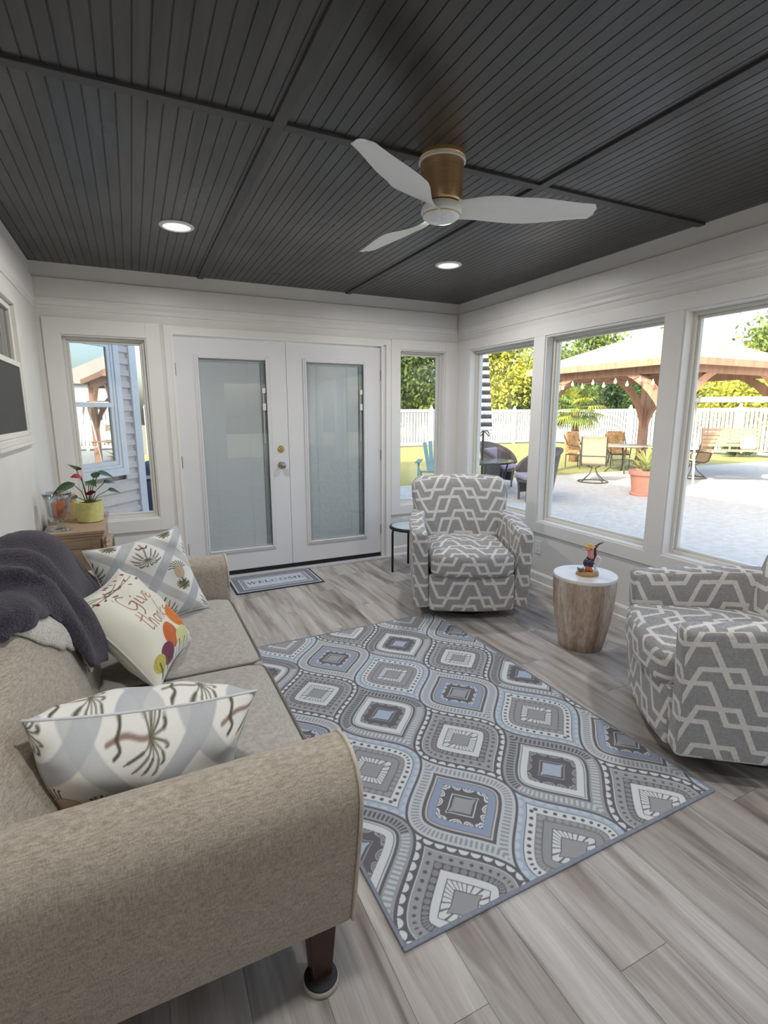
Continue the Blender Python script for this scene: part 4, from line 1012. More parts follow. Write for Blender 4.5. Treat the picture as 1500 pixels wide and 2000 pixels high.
def at_arc(P, s, q):
    for i in range(len(P)-1):
        if s[i+1] >= q or i == len(P)-2:
            t = (q-s[i])/(s[i+1]-s[i]); dx, dz = P[i+1][0]-P[i][0], P[i+1][1]-P[i][1]; L_ = math.hypot(dx, dz)
            return lerp(P[i][0], P[i+1][0], t), lerp(P[i][1], P[i+1][1], t), dz/L_, -dx/L_
def hem(y):
    """how far the throw hangs down the front, from the crest"""
    pts = [(-3.12, .05), (-3.0, .11), (-2.92, .15), (-2.86, .22), (-2.79, .44), (-2.66, .49), (-2.56, .44), (-2.4, .40), (-2.1, .34), (-1.86, .22)]
    for (a, u), (b, v) in zip(pts[:-1], pts[1:]):
        if y <= b: return lerp(u, v, sstep(a, b, y))
    return pts[-1][1]
def throw_pt(a, t, lift=.0):
    y = lerp(-3.12, -1.86, a); P = back_prof(y); s = arc(P); top = s[-6]+.0
    q = lerp(max(s[2], top-hem(y)), top+.20, t); x_, z_, nx, nz = at_arc(P, s, q)
    kb = .35 if q > top+.02 else 1.0; k = .5+.5*sin(26*y+5*t+2*sin(9*y)); off = .012+.026*k*sstep(0, .12, t)+.018*sstep(.25, .7, t)*(.5+.5*sin(11*y+3))+lift; off *= kb
    if -2.84 < y < -2.5 and t < .55: off += .035*(1-t/.55)*sin(PI*(y+2.84)/.34)
    y += .02*sin(14*t+3*y)
    return (x_+(-nx if nx < 0 else nx)*off*1.0, y, z_+nz*off) if nx > 0 else (x_+nx*off, y, z_+nz*off)
o = mb().grid(lambda a, t: throw_pt(a, t), 110, 46).build('fleece_face', MT['fleece'], th, smooth=True); W(o, th)
sm = o.modifiers.new('thick', 'SOLIDIFY'); sm.thickness = .016; sm.offset = 1
def lining(a, t):
    y = lerp(-3.08, -2.79, a); P = back_prof(y); s = arc(P); q0 = s[-6]-hem(y)
    d = .075*sin(PI*min(1, a*1.02))**.9+.006; x_, z_, nx, nz = at_arc(P, s, max(s[1], q0+.03-t*(d+.03)*(1.0+.8*a)))
    off = .006+.014*sin(PI*t)+.01*a; return (x_+abs(nx)*off, y+.03*t*a, z_+nz*off)
o = W(mb().grid(lining, 40, 10).build('sherpa_lining', MT['sherpa'], th, smooth=True), th); sm = o.modifiers.new('thick', 'SOLIDIFY'); sm.thickness = .012; sm.offset = 1
# ------------------------------------------------------------------ outside: patio, lawn, fence
G = -.12
def m_ground(name, c0, c1, scale, rough=.85, bump=.2, bdist=.004):
    m = Mat(name); m.set(rough=rough, spec=.25); a = m.noise(m.coord(), scale, 5, .6); b = m.noise(m.coord(), .35, 3)
    m.col(m.mix(1, m.ramp(a, [(.3, c0), (.7, c1)]), m.ramp(b, [(.3, (.9, .9, .9, 1)), (.7, (1.05, 1.05, 1.05, 1))]), 'MULTIPLY')); m.bump(a, bump, bdist); return m.m
MT['concrete'] = m_ground('pale_concrete', srgb(176, 174, 168), srgb(198, 196, 190), 9)
MT['grass'] = m_ground('lawn_grass', srgb(136, 137, 82), srgb(176, 170, 108), 26, .9, .8, .03)
pat = struct(mb().box(-3.0, 18.2, TH+.001, 5.4, G-.12, G-.03).box(TH+.001, 18.2, -9, TH+.001, G-.12, G-.03).build('patio', MT['concrete']))
xs_ = [-3.0, 1.55, 4.6, 7.65, 10.7, 13.75, 16.8]; ys_ = [5.4, 3.1, .15, -2.9, -5.9, -9.0]
for i in range(6):
    for j in range(5):
        x0, x1, y0, y1 = xs_[i], xs_[i+1], ys_[j+1], ys_[j]
        if y1 <= .2: x0 = max(x0, TH+.002)
        mb().box(x0+.006, x1-.006, y0+.006, y1-.006, G-.03, G).build('slab', MT['concrete'], pat, bevel=.006, segs=1)
struct(mb().box(-3.0, 17.3, 5.402, 17.5, G-.1, G-.015).build('lawn', MT['grass']))
struct(mb().box(-40, 70, -40, 80, G-.3, G-.14).build('ground', simple('earth', srgb(120, 116, 92), .9, scale=.5)))
MT['vinylwhite'] = simple('white_vinyl_fence', srgb(178, 180, 188), .4, var=.01)
def fence(label, A_, B_, n):
    A_, B_ = Vector(A_), Vector(B_); t = thing('vinyl_fence', label, 'fence', (A_.x, A_.y, G)); D_ = (B_-A_); d = D_.normalized(); L_ = D_.length/n; p = Vector((-d.y, d.x, 0))
    for k in range(n+1):
        c = d*(L_*k); b = mb().obox((c.x, c.y, .88), d*.065, p*.065, (0, 0, .90)); b.build('post', MT['vinylwhite'], t)
        mb().lathe([(.085, 1.78), (.085, 1.81), (.05, 1.83), (.06, 1.87), (.04, 1.91), (.001, 1.93)], 10, (c.x, c.y, 0)).build('post_cap', MT['vinylwhite'], t)
    for k in range(n):
        a, e = d*(L_*k+.066), d*(L_*(k+1)-.066)
        for z_ in (.12, 1.68): mb().bar((a.x, a.y, z_), (e.x, e.y, z_), .05, .14).build('rail', MT['vinylwhite'], t)
        b = mb(); m = int((L_-.13)/.15)
        for q in range(m):
            c = a+(e-a)*((q+.5)/m); b.obox((c.x, c.y, .9), d*((L_-.13)/m/2-.023), p*.011, (0, 0, .70))
        tag(b.build('boards', MT['vinylwhite'], t), kind='stuff')
fence('white vinyl privacy fence along the back of the lawn', (-2.6, 17.2, 0), (17.4, 17.2, 0), 8)
fence('white vinyl privacy fence along the side of the patio beyond the gazebo', (17.5, 17.05, 0), (17.5, -7.0, 0), 10)

# ------------------------------------------------------------------ trees and shrubs
def m_leaf(name, c0, c1):
    m = Mat(name); nt = m.nt; m.set(rough=.55, spec=.3); a = m.noise(m.coord(), 1.6, 3); b = m.noise(m.coord(), 14, 2); s = X(nt, a)*.55+X(nt, b)*.45
    c = m.ramp(s.s, [(.34, c0), (.62, c1)]); m.col(c)
    tr_ = m.n('ShaderNodeBsdfTranslucent'); m.L(c, tr_.inputs[0]); x = m.n('ShaderNodeMixShader'); x.inputs[0].default_value = .35
    m.L(m.p.outputs[0], x.inputs[1]); m.L(tr_.outputs[0], x.inputs[2]); m.L(x.outputs[0], nt.nodes['Material Output'].inputs[0]); return m.m
LM = {'dark': m_leaf('dark_leaves', srgb(44, 62, 30), srgb(104, 124, 60)), 'yellow': m_leaf('yellow_green_leaves', srgb(120, 132, 40), srgb(198, 196, 84)), 'mid': m_leaf('mid_leaves', srgb(70, 92, 44), srgb(140, 158, 84)), 'ever': m_leaf('evergreen_leaves', srgb(38, 62, 34), srgb(84, 112, 62))}
MT['bark'] = simple('bark', srgb(112, 92, 74), .9, var=.2, scale=12, bump=.5, bscale=30, bdist=.01)
def leafcloud(c, r, n, size, rg_, clumps=26):
    V = []; F = []; cl_ = []
    for k in range(clumps):
        a, z_ = rg_.random()*2*PI, rg_.random()*2-1; q = math.sqrt(1-z_*z_); s = .45+.5*rg_.random(); cl_.append((q*cos(a)*s, q*sin(a)*s, z_*s))
    for k in range(n):
        p = cl_[k % clumps]; g = [rg_.gauss(0, .19) for _ in range(3)]
        P = Vector((c[0]+r[0]*(p[0]+g[0]), c[1]+r[1]*(p[1]+g[1]), c[2]+r[2]*(p[2]+g[2])))
        d = Vector((rg_.gauss(0, 1), rg_.gauss(0, 1), rg_.gauss(0, 1)-.3)).normalized(); e = d.cross(Vector((rg_.gauss(0, 1), rg_.gauss(0, 1), rg_.gauss(0, 1)))).normalized()
        s = size*(.6+.8*rg_.random()); o_ = len(V); V += [P-d*s, P+e*s*.5, P+d*s, P-e*s*.5]; F.append((o_, o_+1, o_+2, o_+3))
    return V, F
def tree(name, label, x_, y_, ht, rad, kind, n=4200, size=.17, seed=1, trunk=.14, low=.3, group=None):
    rg_ = random.Random(seed); t = thing(name, label, 'tree', (x_, y_, G-.14), group=group); cz = ht*(1+low)/2; rz = ht*(1-low)/2
    V, F = leafcloud((0, 0, cz), (rad, rad, rz), n, size, rg_); tag(mb().add(V, F).build('foliage', LM[kind], t), kind='stuff')
    mb().tube([(0, 0, 0), (.05, .03, ht*.3), (-.06, .05, ht*.55), (.03, 0, ht*.8)], [trunk, trunk*.8, trunk*.5, trunk*.15], 8).build('trunk', MT['bark'], t, smooth=True)
    for k in range(5):
        a = 2*PI*k/5+rg_.random(); z_ = ht*(.32+.08*k); mb().tube([(0, 0, z_), (rad*.35*cos(a), rad*.35*sin(a), z_+ht*.1), (rad*.7*cos(a), rad*.7*sin(a), z_+ht*.16)], [trunk*.4, trunk*.25, trunk*.08], 6).build('branch', MT['bark'], t, smooth=True)
tree('leafy_tree', 'tall dark green tree behind the fence, seen through the narrow window beside the doors', 11.8, 22.3, 6.8, 3.4, 'dark', 12000, .13, 1, low=.14)
tree('leafy_tree', 'dark green tree behind the fence, left of the tree beside the doors window', 6.2, 22.3, 6.2, 3.2, 'dark', 8000, .13, 2)
tree('leafy_tree', 'bright yellow-green tree behind the fence above the wicker chairs', 15.8, 21.0, 7.0, 2.9, 'yellow', 12000, .115, 3, low=.14)
tree('leafy_tree', 'mid green tree behind the fence between yellow tree and palm', 19.0, 20.2, 5.6, 2.4, 'mid', 9000, .115, 4, low=.12)
tree('evergreen_tree', 'dark evergreen hedge tree behind the palm and the fence', 20.6, 16.6, 4.4, 2.0, 'ever', 9000, .10, 5, low=.02)
tree('evergreen_tree', 'dark evergreen hedge tree behind the gazebo post and fence', 21.6, 13.6, 4.1, 2.0, 'ever', 9000, .10, 6, low=.02)
tree('leafy_tree', 'golden green tree behind the side fence, framed under the gazebo beam', 22.0, 10.4, 4.2, 2.0, 'yellow', 9000, .10, 7, low=.12)
tree('leafy_tree', 'tall loose green tree rising above the neighbour roof', 31.0, 13.2, 7.6, 2.8, 'mid', 7000, .15, 8)
tree('leafy_tree', 'broad green tree rising behind the gazebo roof', 27.0, 23.0, 7.8, 3.6, 'mid', 8000, .16, 9)
# low shrubs in the bed by the side fence
for i, (x_, y_, r_, sz_) in enumerate([(16.7, 6.9, .55, 'broad'), (16.75, 5.3, .42, 'narrow')]):
    rg_ = random.Random(20+i); t = thing('low_shrub', '%s low dark green shrub by the side fence behind the porch swing' % sz_, 'shrub', (x_, y_, G), group='shrubs along the side fence')
    V, F = leafcloud((0, 0, .34), (r_, r_, .3), 900, .07, rg_, 14); tag(mb().add(V, F).build('foliage', LM['ever'], t), kind='stuff'); mb().tube([(0, 0, 0), (0, 0, .35)], .03, 6).build('stem', MT['bark'], t)
# fan palm
pl = thing('fan_palm', 'fan palm with spiky green fronds standing on the lawn before the fence', 'palm tree', (10.05, 8.2, G-.015))
mb().tube([(0, 0, 0), (.02, 0, .6), (0, .02, 1.25), (.02, 0, 1.75)], [.15, .13, .12, .10], 10).build('trunk', simple('palm_trunk', srgb(150, 116, 84), .9, var=.25, scale=18, bump=.6, bscale=24, bdist=.02), pl, smooth=True)
rg_ = random.Random(5)
for k in range(34):
    a = 2*PI*k/34*5.0+rg_.random()*.4; el = -.85+2.0*(k/34)+rg_.random()*.2; L_ = .42+.2*rg_.random(); dx, dy, dz = cos(a)*cos(el), sin(a)*cos(el), sin(el)
    base = Vector((.02, 0, 1.75)); c = base+Vector((dx, dy, dz))*L_; d = Vector((dx, dy, dz)); r = d.cross(Vector((0, 0, 1))).normalized(); u = r.cross(d)
    b = mb(); b.tube([tuple(base), tuple(base+d*L_*.5+Vector((0, 0, .03))), tuple(c)], .010, 4)
    for q in range(15):
        f = (q-7)/7*1.35; dd = (d*cos(f)+r*sin(f)); e = (r*cos(f)-d*sin(f)); m = .58*(1-.25*abs(f)/1.35); p1 = c+dd*m*.6+u*.03; p2 = c+dd*m-Vector((0, 0, .10+.08*abs(f)))
        b.add([c, p1-e*.028, p2, p1+e*.028], [(0, 1, 2, 3)])
    b.build('frond', LM['mid'] if k % 3 else LM['yellow'], pl)

# ------------------------------------------------------------------ gazebo with string lights
def m_cedar():
    m = Mat('cedar_stain'); m.set(rough=.6); a = m.noise(m.coord('Object', (1, 1, .15)), 12, 4); m.col(m.ramp(a, [(.3, srgb(156, 112, 88)), (.7, srgb(190, 146, 118))])); return m.m
MT['cedar'] = m_cedar(); MT['shingle'] = m_ground('tan_shingle', srgb(168, 148, 122), srgb(196, 178, 150), 7, .9, .3, .01)
gz = thing('patio_gazebo', 'cedar gazebo with tan hipped roof, arched braces and four posts', 'gazebo', (8.35, 4.0, G))
gx0, gx1, gy0, gy1, ez, pz_ = -2.25, 2.25, -2.1, 2.1, 2.62, 3.55
post = [(sx*1.95, sy*1.85) for sx in (-1, 1) for sy in (-1, 1)]
for px_, py_ in post:
    mb().box(px_-.10, px_+.10, py_-.10, py_+.10, 0, 2.45).build('post', MT['cedar'], gz, bevel=.01)
    for ax in (0, 1):
        sx, sy = (-1 if px_ > 0 else 1), (-1 if py_ > 0 else 1); pts_ = []
        for k in range(9):
            q = PI/2*k/8; pts_.append((.10+1.15*(1-cos(q)), 1.32+1.12*sin(q)))
        out = [(u+.17*sin(PI/2*k/8)*1.0, v-.17*cos(PI/2*k/8)*1.2) for k, (u, v) in enumerate(pts_)]; poly = pts_+out[::-1]
        if ax == 0: f0 = lambda u, v, e=.0: (px_+sx*u, py_-.05, v); f1 = lambda u, v: (px_+sx*u, py_+.05, v)
        else: f0 = lambda u, v: (px_-.05, py_+sy*u, v); f1 = lambda u, v: (px_+.05, py_+sy*u, v)
        b = mb()
        for k in range(8):
            b.prism([pts_[k], pts_[k+1], out[k+1], out[k]], f0, f1)
        b.build('arched_brace', MT['cedar'], gz)
for sy in (-1, 1): mb().box(gx0+.15, gx1-.15, sy*1.85-.06, sy*1.85+.06, 2.36, 2.60).build('beam', MT['cedar'], gz)
for sx in (-1, 1): mb().box(sx*1.95-.06, sx*1.95+.06, gy0+.15, gy1-.15, 2.36, 2.60).build('beam', MT['cedar'], gz)
c4 = [(gx0, gy0), (gx1, gy0), (gx1, gy1), (gx0, gy1)]
for i in range(4):
    a, e = c4[i], c4[(i+1) % 4]
    mb().add([(*a, ez), (*e, ez), (0, 0, pz_), (*a, ez-.03), (*e, ez-.03), (0, 0, pz_-.03)], [(0, 1, 2), (5, 4, 3), (0, 3, 4, 1)]).build('roof_slope', MT['shingle'], gz)
    mb().bar((*a, ez-.07), (*e, ez-.07), .03, .13).build('fascia', MT['cedar'], gz)
for i in range(4): mb().bar((*c4[i], ez-.06), (0, 0, pz_-.08), .06, .12).build('hip_rafter', MT['cedar'], gz)
mb().lathe([(.10, 0), (.06, .05), (.001, .16)], 12, (0, 0, pz_-.01)).build('finial', MT['cedar'], gz)
sl = thing('string_lights', 'string of clear globe bulbs swagged under the gazebo beams', 'string lights', (6.2, 4.0, G+2.36))
wire = [(0, -1.8+3.6*k/36, -.06-.07*abs(sin(PI*k/6))) for k in range(37)]; mb().tube(wire, .006, 4).build('wire', MT['black'], sl)
MT['bulb'] = simple('clear_bulb', srgb(235, 228, 205), .1, var=.02)
for k in range(0, 37, 3):
    x_, y_, z_ = wire[k]; b = mb().lathe([(.012, 0), (.014, -.03), (.03, -.06), (.036, -.085), (.026, -.11), (.001, -.12)], 10, (x_, y_, z_)); b.build('bulb', MT['bulb'], sl, smooth=True)

# ------------------------------------------------------------------ patio furniture
MT['sling'] = simple('tan_sling', srgb(190, 164, 132), .8, var=.05, scale=60); MT['bronze'] = simple('dark_bronze', srgb(74, 66, 58), .4, var=.1)
def sling_chair(label, x_, y_, rz, group='tan sling patio chairs'):
    t = thing('patio_sling_chair', label, 'patio chair', (x_, y_, G), rz, group)
    prof = [(-.26, .44), (-.1, .41), (.12, .39), (.22, .44), (.27, .60), (.32, .82), (.37, 1.0), (.41, 1.06)]
    mb().grid(lambda u, v: (lerp(-.25, .25, u), *(lambda k, f: (lerp(prof[k][0], prof[k+1][0], f), lerp(prof[k][1], prof[k+1][1], f)))(min(6, int(v*7)), v*7-min(6, int(v*7)))), 6, 21).build('sling', MT['sling'], t, smooth=True)
    for s in (-1, 1):
        mb().tube([(s*.265, a, b) for a, b in prof], .016, 6).build('side_rail', MT['bronze'], t, smooth=True)
        mb().tube([(s*.28, -.22, .44), (s*.30, -.24, .60), (s*.30, -.16, .66), (s*.30, .2, .65), (s*.28, .29, .66)], .016, 6).build('arm', MT['bronze'], t, smooth=True)
    for z_, yy in ((.62, .28), (.40, .1)): mb().tube([(-.265, yy, z_), (.265, yy, z_)], .012, 6).build('crossbar', MT['bronze'], t)
    mb().tube([(.33*cos(2*PI*k/24), .33*sin(2*PI*k/24), .014) for k in range(24)], .014, 6, closed=True).build('base_ring', MT['bronze'], t, smooth=True)
    for k in range(4):
        q = PI/4+PI/2*k; mb().tube([(.32*cos(q), .32*sin(q), .02), (.12*cos(q), .12*sin(q), .18), (.05*cos(q), .05*sin(q), .32), (.2*cos(q), .14*sin(q), .38)], .012, 6).build('strut', MT['bronze'], t, smooth=True)
sling_chair('tan sling swivel patio chair at the lawn edge, its back to the window', 6.47, 4.05, 2.25)
sling_chair('tan sling swivel patio chair under the gazebo beside the porch swing', 9.25, 3.55, -2.02)
ptb = thing('round_patio_table', 'round stone-topped patio table under the gazebo', 'patio table', (8.75, 5.15, G))
mb().lathe([(.001, .70), (.66, .70), (.68, .715), (.67, .735), (.001, .735)], 36).build('tabletop', simple('table_stone', srgb(188, 172, 150), .5, var=.08), ptb, smooth=True, angle=40)
for k in range(4):
    q = PI/4+PI/2*k; mb().tube([(.5*cos(q), .5*sin(q), .70), (.3*cos(q), .3*sin(q), .45), (.25*cos(q), .25*sin(q), .2), (.45*cos(q), .45*sin(q), 0)], .018, 6).build('leg', MT['bronze'], ptb, smooth=True)
mb().tube([(.28*cos(2*PI*k/20), .28*sin(2*PI*k/20), .32) for k in range(20)], .012, 5, closed=True).build('ring', MT['bronze'], ptb)
MT['floral'] = None
def m_floral():
    m = Mat('floral_print'); m.set(rough=.85); a = m.noise(m.coord(), 9, 3, dist=1.5); m.col(m.ramp(a, [(.3, srgb(92, 98, 66)), (.45, srgb(190, 160, 96)), (.55, srgb(214, 150, 110)), (.68, srgb(222, 206, 170))])); return m.m
MT['floral'] = m_floral()
def cushion_chair(label, x_, y_, rz):
    t = thing('cushioned_patio_chair', label, 'patio chair', (x_, y_, G), rz, 'floral cushioned patio chairs')
    mb().rbox(.25, .25, .06, .04, 5, (0, -.02, .46)).build('seat_cushion', MT['floral'], t, smooth=True)
    mb().rbox(.26, .07, .30, .05, 5, (0, .26, .74), lambda x, y, z: (x, y+.15*(z+.3), z)).build('back_cushion', MT['floral'], t, smooth=True)
    for s in (-1, 1):
        for yy in (-.25, .27): mb().tube([(s*.26, yy, 0), (s*.26, yy, .40)], .014, 6).build('leg', MT['bronze'], t)
        mb().tube([(s*.27, -.25, .4), (s*.28, -.24, .62), (s*.28, .2, .66), (s*.27, .38, .95)], .015, 6).build('arm', MT['bronze'], t, smooth=True)
    mb().box(-.27, .27, -.26, .28, .37, .40).build('seat_frame', MT['bronze'], t)
cushion_chair('floral cushioned patio chair across the stone table, nearer the palm', 8.6, 6.55, .05); cushion_chair('floral cushioned patio chair across the stone table, nearer the gazebo post', 9.75, 6.2, -.55)
# terracotta planter with yucca
tp = thing('terracotta_planter', 'large terracotta planter with spiky yucca on the patio', 'planter', (5.82, 2.18, G))
MT['terra'] = simple('terracotta', srgb(204, 138, 116), .75, var=.06, scale=8)
mb().lathe([(.25, 0), (.26, .02), (.26, .045), (.235, .05)], 36).build('saucer', MT['terra'], tp, smooth=True, angle=40)
mb().lathe([(.22, .046), (.27, .40), (.30, .402), (.305, .49), (.28, .492), (.27, .44), (.001, .43)], 36).build('pot', MT['terra'], tp, smooth=True, angle=40)
mb().lathe([(.001, .445), (.272, .436)], 20).build('soil', C_('planter_soil', 92, 76, 60, .9), tp)
rg_ = random.Random(11); MT['yucca'] = m_leaf('yucca_leaves', srgb(120, 138, 70), srgb(196, 200, 124))
for k in range(34):
    a = 2*PI*rg_.random(); el = .25+1.2*rg_.random(); L_ = .34+.18*rg_.random(); d = Vector((cos(a)*cos(el), sin(a)*cos(el), sin(el))); r = d.cross(Vector((0, 0, 1))).normalized(); c = Vector((.03*cos(a), .03*sin(a), .45 if k % 2 else .60))
    mb().add([c-r*.012, c+r*.012, c+d*L_*.55+r*.022, c+d*L_-Vector((0, 0, .05)), c+d*L_*.55-r*.022], [(0, 1, 2, 3, 4)]).build('yucca_leaf', MT['yucca'], tp)
mb().tube([(0, 0, .43), (0, 0, .64)], .03, 7).build('yucca_stem', MT['bark'], tp)
# porch swing
MT['swingwhite'] = simple('white_swing_paint', srgb(232, 230, 224), .5, var=.02); MT['bench'] = simple('weathered_slats', srgb(178, 150, 124), .7, var=.1)
sw = thing('porch_swing', 'white framed canopy porch swing with slatted wooden bench', 'porch swing', (9.0, 2.42, G), math.radians(-34.5))
for s in (-1, 1):
    for f in (-1, 1): mb().tube([(s*.98, f*.42, 0), (s*.96, f*.20, 1.2), (s*.95, f*.06, 1.80)], .025, 8).build('frame_leg', MT['swingwhite'], sw, smooth=True)
    mb().bar((s*.97, -.32, .55), (s*.97, .32, .55), .03).build('frame_brace', MT['swingwhite'], sw)
    mb().tube([(s*.62, 0, 1.80), (s*.62, .02, .75)], .008, 5).build('chain', MT['nickel'], sw)
mb().bar((-1.0, 0, 1.83), (1.0, 0, 1.83), .06).build('top_beam', MT['swingwhite'], sw)
mb().box(-1.05, 1.05, -.5, .5, 1.88, 1.91).build('canopy', MT['swingwhite'], sw, bevel=.01); mb().box(-1.05, 1.05, -.51, -.5, 1.80, 1.91).build('valance', MT['swingwhite'], sw)
for k in range(6): mb().box(-.6, .6, -.25+.085*k, -.18+.085*k, .74, .76).build('seat_slat', MT['bench'], sw)
for k in range(5): mb().box(-.6, .6, .27+.014*k, .29+.014*k, .82+.085*k, .89+.085*k).build('back_slat', MT['bench'], sw)
for x_ in (-.58, 0, .58): mb().bar((x_, -.25, .725), (x_, .28, .725), .04, .03).bar((x_, .295, .74), (x_, .365, 1.24), .04, .03).build('bench_support', MT['bench'], sw)
sp_ = tag(mb().rbox(.16, .05, .14, .045, 4).build('swing_pillow', C_('white_pillow', 230, 228, 222, .85), smooth=True), 'white square pillow leaning on the porch swing bench', 'cushion')
q = math.radians(-34.5); sp_.location = (9.0+.34*cos(q)-.21*sin(q), 2.42+.34*sin(q)+.21*cos(q), G+.905); sp_.rotation_euler = (-.15, 0, q)
# wicker set, folded umbrella
def m_wicker():
    m = Mat('brown_wicker'); m.set(rough=.6); a = m.noise(m.coord('Object', (1, 1, 1)), 70, 2); m.col(m.ramp(a, [(.35, srgb(52, 44, 42)), (.65, srgb(106, 94, 90))])); m.bump(a, .6, .006); return m.m
MT['wicker'] = m_wicker(); MT['greycush'] = simple('mauve_cushion', srgb(150, 142, 158), .85)
def wicker_chair(label, x_, y_, rz):
    t = thing('wicker_chair', label, 'patio chair', (x_, y_, G), rz, 'wicker patio chairs')
    def shell(u, v):
        a = lerp(-.22*PI, 1.22*PI, u); top = .52+.42*max(0, sin(PI*u))**.7; r = .33+.05*v
        return (r*cos(a)*1.05, r*sin(a)*.95+.02+.08*v*sin(PI*u), lerp(.12, top, v))
    o = mb().grid(shell, 36, 10).build('woven_back', MT['wicker'], t, smooth=True); m = o.modifiers.new('t', 'SOLIDIFY'); m.thickness = .03
    mb().tube([shell(k/36, 1) for k in range(37)], .035, 8).build('rolled_rim', MT['wicker'], t, smooth=True)
    mb().lathe([(.001, .36), (.30, .36), (.31, .40), (.001, .40)], 24, (0, 0, 0)).build('seat', MT['wicker'], t)
    mb().rbox(.26, .26, .05, .04, 5, (0, -.02, .452)).build('seat_cushion', MT['greycush'], t, smooth=True)
    mb().rbox(.22, .05, .16, .045, 5, (0, .24, .68)).build('back_cushion', MT['greycush'], t, smooth=True)
    for k in range(4): a_ = PI/4+PI/2*k; mb().tube([(.27*cos(a_), .27*sin(a_), 0), (.28*cos(a_), .27*sin(a_), .36)], .022, 6).build('leg', MT['wicker'], t)
wicker_chair('brown wicker barrel chair with rounded back at the lawn edge, beyond the glass table', 4.0, 4.35, .35); wicker_chair('brown wicker barrel chair beside the glass table, close to the corner window', 3.42, 2.62, -1.9)
gt = thing('glass_patio_table', 'low black framed patio table with glass top among the wicker chairs', 'patio table', (3.06, 3.70, G))
mb().lathe([(.04, .655), (.60, .655), (.61, .665), (.04, .668)], 36).build('glass_top', simple('green_glass', srgb(120, 130, 118), .06, var=.05, spec=.8), gt, smooth=True, angle=40)
mb().tube([(.60*cos(2*PI*k/36), .60*sin(2*PI*k/36), .645) for k in range(36)], .018, 6, closed=True).build('rim', MT['black'], gt, smooth=True)
for k in range(4): a_ = PI/4+PI/2*k; mb().tube([(.5*cos(a_), .5*sin(a_), .64), (.42*cos(a_), .42*sin(a_), .3), (.5*cos(a_), .5*sin(a_), 0)], .016, 6).build('leg', MT['black'], gt, smooth=True)
mb().tube([(.44*cos(2*PI*k/24), .44*sin(2*PI*k/24), .32) for k in range(24)], .01, 5, closed=True).build('stretcher_ring', MT['black'], gt)
um = thing('striped_umbrella', 'closed patio umbrella with black and white stripes', 'umbrella', (3.06, 3.70, G))
mb().tube([(0, 0, .02), (0, 0, 3.02)], .02, 8).build('pole', MT['black'], um, smooth=True); mb().lathe([(.24, 0), (.24, .03), (.05, .06), (.03, .12), (.001, .12)], 24).build('base', MT['black'], um, smooth=True, angle=40)
def uw(q, z): return 1+.28*cos(5*q)
nb = 23
for k in range(nb):
    z0, z1 = 1.25+1.72*k/nb, 1.25+1.72*(k+1)/nb; rr_ = lambda z_: lerp(.165, .02, (z_-1.25)/1.72)
    mb().lathe([(rr_(z0), z0), (rr_((z0+z1)/2), (z0+z1)/2), (rr_(z1), z1)], 30, wob=uw).build('stripe_band', MT['greycush'] if False else (C_('umbrella_black', 58, 58, 62, .8) if k % 2 else C_('umbrella_white', 232, 232, 236, .8)), um, smooth=True)
mb().tube([(.10*cos(a_), .10*sin(a_)*.6-.05, 1.19+.05*sin(2*a_)) for a_ in [2*PI*k/20 for k in range(20)]], .010, 5, closed=True).build('tie_strap', MT['black'], um, smooth=True)
# teal chair on the patio edge
tc = thing('teal_garden_chair', 'teal high-backed garden chair at the lawn edge', 'garden chair', (2.76, 5.0, G), -.6)
MT['teal'] = simple('teal_paint', srgb(88, 132, 140), .5, var=.05)
for k in range(5): mb().bar((-.12+.06*k, .10, .30), (-.25+.125*k, .30, 1.0-.03*abs(k-2)), .085, .02, up=(0, 1, 0)).build('back_slat', MT['teal'], tc)
for k in range(5): mb().box(-.27, .27, -.55+.095*k, -.47+.095*k, .38-.015*k, .40-.015*k).build('seat_slat', MT['teal'], tc)
for s in (-1, 1):
    mb().box(s*.33-.05, s*.33+.05, -.55, .25, .56, .58).build('armrest', MT['teal'], tc); mb().box(s*.31-.02, s*.31+.02, -.52, -.44, 0, .56).build('front_leg', MT['teal'], tc)
    mb().bar((s*.28, -.5, .36), (s*.28, .4, .03), .03, .12).build('side_rail', MT['teal'], tc)
# ------------------------------------------------------------------ houses
def m_siding():
    m = Mat('beige_siding'); m.set(rough=.5); a = m.noise(m.coord('Object', (3, 3, 30)), 4, 2); m.col(m.ramp(a, [(.3, srgb(226, 210, 198)), (.7, srgb(234, 220, 209))])); return m.m
MT['siding'] = m_siding(); MT['housetrim'] = simple('house_trim', srgb(244, 243, 242), .4, var=.01)
hs = thing('house_wing', 'beige sided house wing with white double-hung window outside the back window', 'house', (-3.06, .93, G))
w_ = Vector((-.643, -.766, 0)); nrm = Vector((.766, -.643, 0))
mb().prism([(0, 0), (-.63, -.75), (-.80, -.75), (-9, -.75), (-9, 5.0), (0, 5.0)], lambda u, v: (u-.024, v+.02, -.02), lambda u, v: (u-.024, v+.02, 6.6)).build('wall_core', MT['siding'], hs)
mb().box(-9, -.80, -8.5, -.68, -.02, 6.6).build('main_block', MT['siding'], hs)
for k in range(26):
    z0 = .02+.106*k
    for s0, s1 in (((0.0, .20), (.91, 1.02)) if .93 < z0 < 2.28 else ((0.0, 1.02),)):
        V = []
        for s in (s0, s1):
            p = w_*s; V += [p+nrm*.0+Vector((0, 0, z0)), p+nrm*.022+Vector((0, 0, z0)), p+nrm*.016+Vector((0, 0, z0+.05)), p+nrm*.006+Vector((0, 0, z0+.056)), p+nrm*.004+Vector((0, 0, z0+.108))]
        mb().add(V, [(0, 1, 6, 5), (1, 2, 7, 6), (2, 3, 8, 7), (3, 4, 9, 8), (0, 4, 3, 2, 1), (5, 6, 7, 8, 9)]).build('siding_board', MT['siding'], hs)
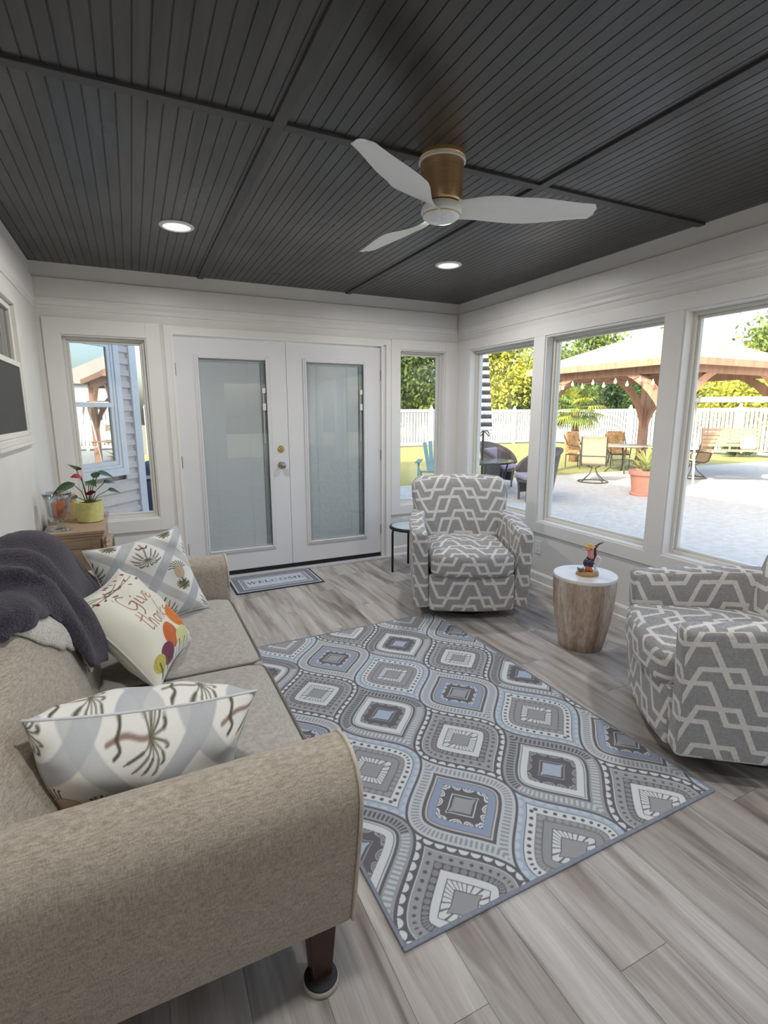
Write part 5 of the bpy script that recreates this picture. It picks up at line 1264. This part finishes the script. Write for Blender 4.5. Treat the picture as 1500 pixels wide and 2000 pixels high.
mb().obox(w_*-.0+Vector((0, 0, 1.4)), w_*.045, nrm*.03, (0, 0, 1.4)).build('corner_trim', MT['housetrim'], hs)
BW = lambda u, z, d: tuple(w_*u-nrm*d+Vector((0, 0, z)))
mb().frame(.19, .92, 1.02, 2.30, .07, BW, -.045, -.0).build('window_trim', MT['housetrim'], hs, bevel=.004)
mb().frame(.262, .848, 1.092, 2.228, .03, BW, -.038, .0).build('window_frame', MT['housetrim'], hs, bevel=.003)
s1 = mb().frame(.294, .816, 1.64, 2.196, .035, BW, -.034, -.014).build('upper_sash', MT['housetrim'], hs); s2 = mb().frame(.294, .816, 1.124, 1.68, .035, BW, -.030, -.006).build('lower_sash', MT['housetrim'], hs)
def m_mirror():
    m = Mat('low_e_glass'); m.set(rough=.5); m.col(srgb(50, 58, 58)); g = m.n('ShaderNodeBsdfGlossy'); g.inputs['Roughness'].default_value = .01; g.inputs[0].default_value = (.8, .86, .88, 1)
    x = m.n('ShaderNodeMixShader'); x.inputs[0].default_value = .5; m.L(m.p.outputs[0], x.inputs[1]); m.L(g.outputs[0], x.inputs[2]); m.L(x.outputs[0], m.nt.nodes['Material Output'].inputs[0]); return m.m
MT['mirrorpane'] = m_mirror()
mb().prism([(.329, 1.675), (.781, 1.675), (.781, 2.161), (.329, 2.161)], lambda x, y: BW(x, y, -.022), lambda x, y: BW(x, y, -.016)).build('pane', MT['mirrorpane'], s1)
mb().prism([(.329, 1.159), (.781, 1.159), (.781, 1.645), (.329, 1.645)], lambda x, y: BW(x, y, -.014), lambda x, y: BW(x, y, -.008)).build('pane', MT['mirrorpane'], s2)
gr = thing('covered_grill', 'navy covered grill standing beyond the house corner', 'grill', (-2.72, 2.35, G))
mb().rbox(.32, .28, .5, .08, 5, (0, 0, .5), lambda x, y, z: (x*(1+.08*(-z/.5)), y*(1+.08*(-z/.5)), z)).build('fabric_cover', C_('navy_cover', 66, 76, 98, .8), gr, smooth=True); mb().box(-.3, .3, -.29, -.285, .82, .86).build('handle_strap', C_('strap_white', 200, 205, 212, .7), gr)
nh = thing('neighbour_house', 'pale blue neighbour house with grey gable roof behind the side fence', 'house', (30.0, 8.0, G-.14))
mb().box(-1, 7, -6, 1.9, 0, 3.6).build('wall', simple('pale_blue_siding', srgb(196, 206, 218), .6, var=.03), nh)
mb().prism([(-6.4, 3.5), (2.3, 3.5), (-2.05, 5.6)], lambda u, v: (-1.4, u, v), lambda u, v: (7.4, u, v)).build('roof', simple('grey_roof', srgb(170, 166, 164), .9, var=.06), nh)
for yy in (.2, -3.5):
    f_ = mb().box(-1.04, -1.001, yy-.6, yy+.6, 1.2, 2.6).build('window', MT['housetrim'], nh); mb().box(-1.06, -1.041, yy-.5, yy+.5, 1.3, 2.5).build('pane', MT['darkpane'], f_)
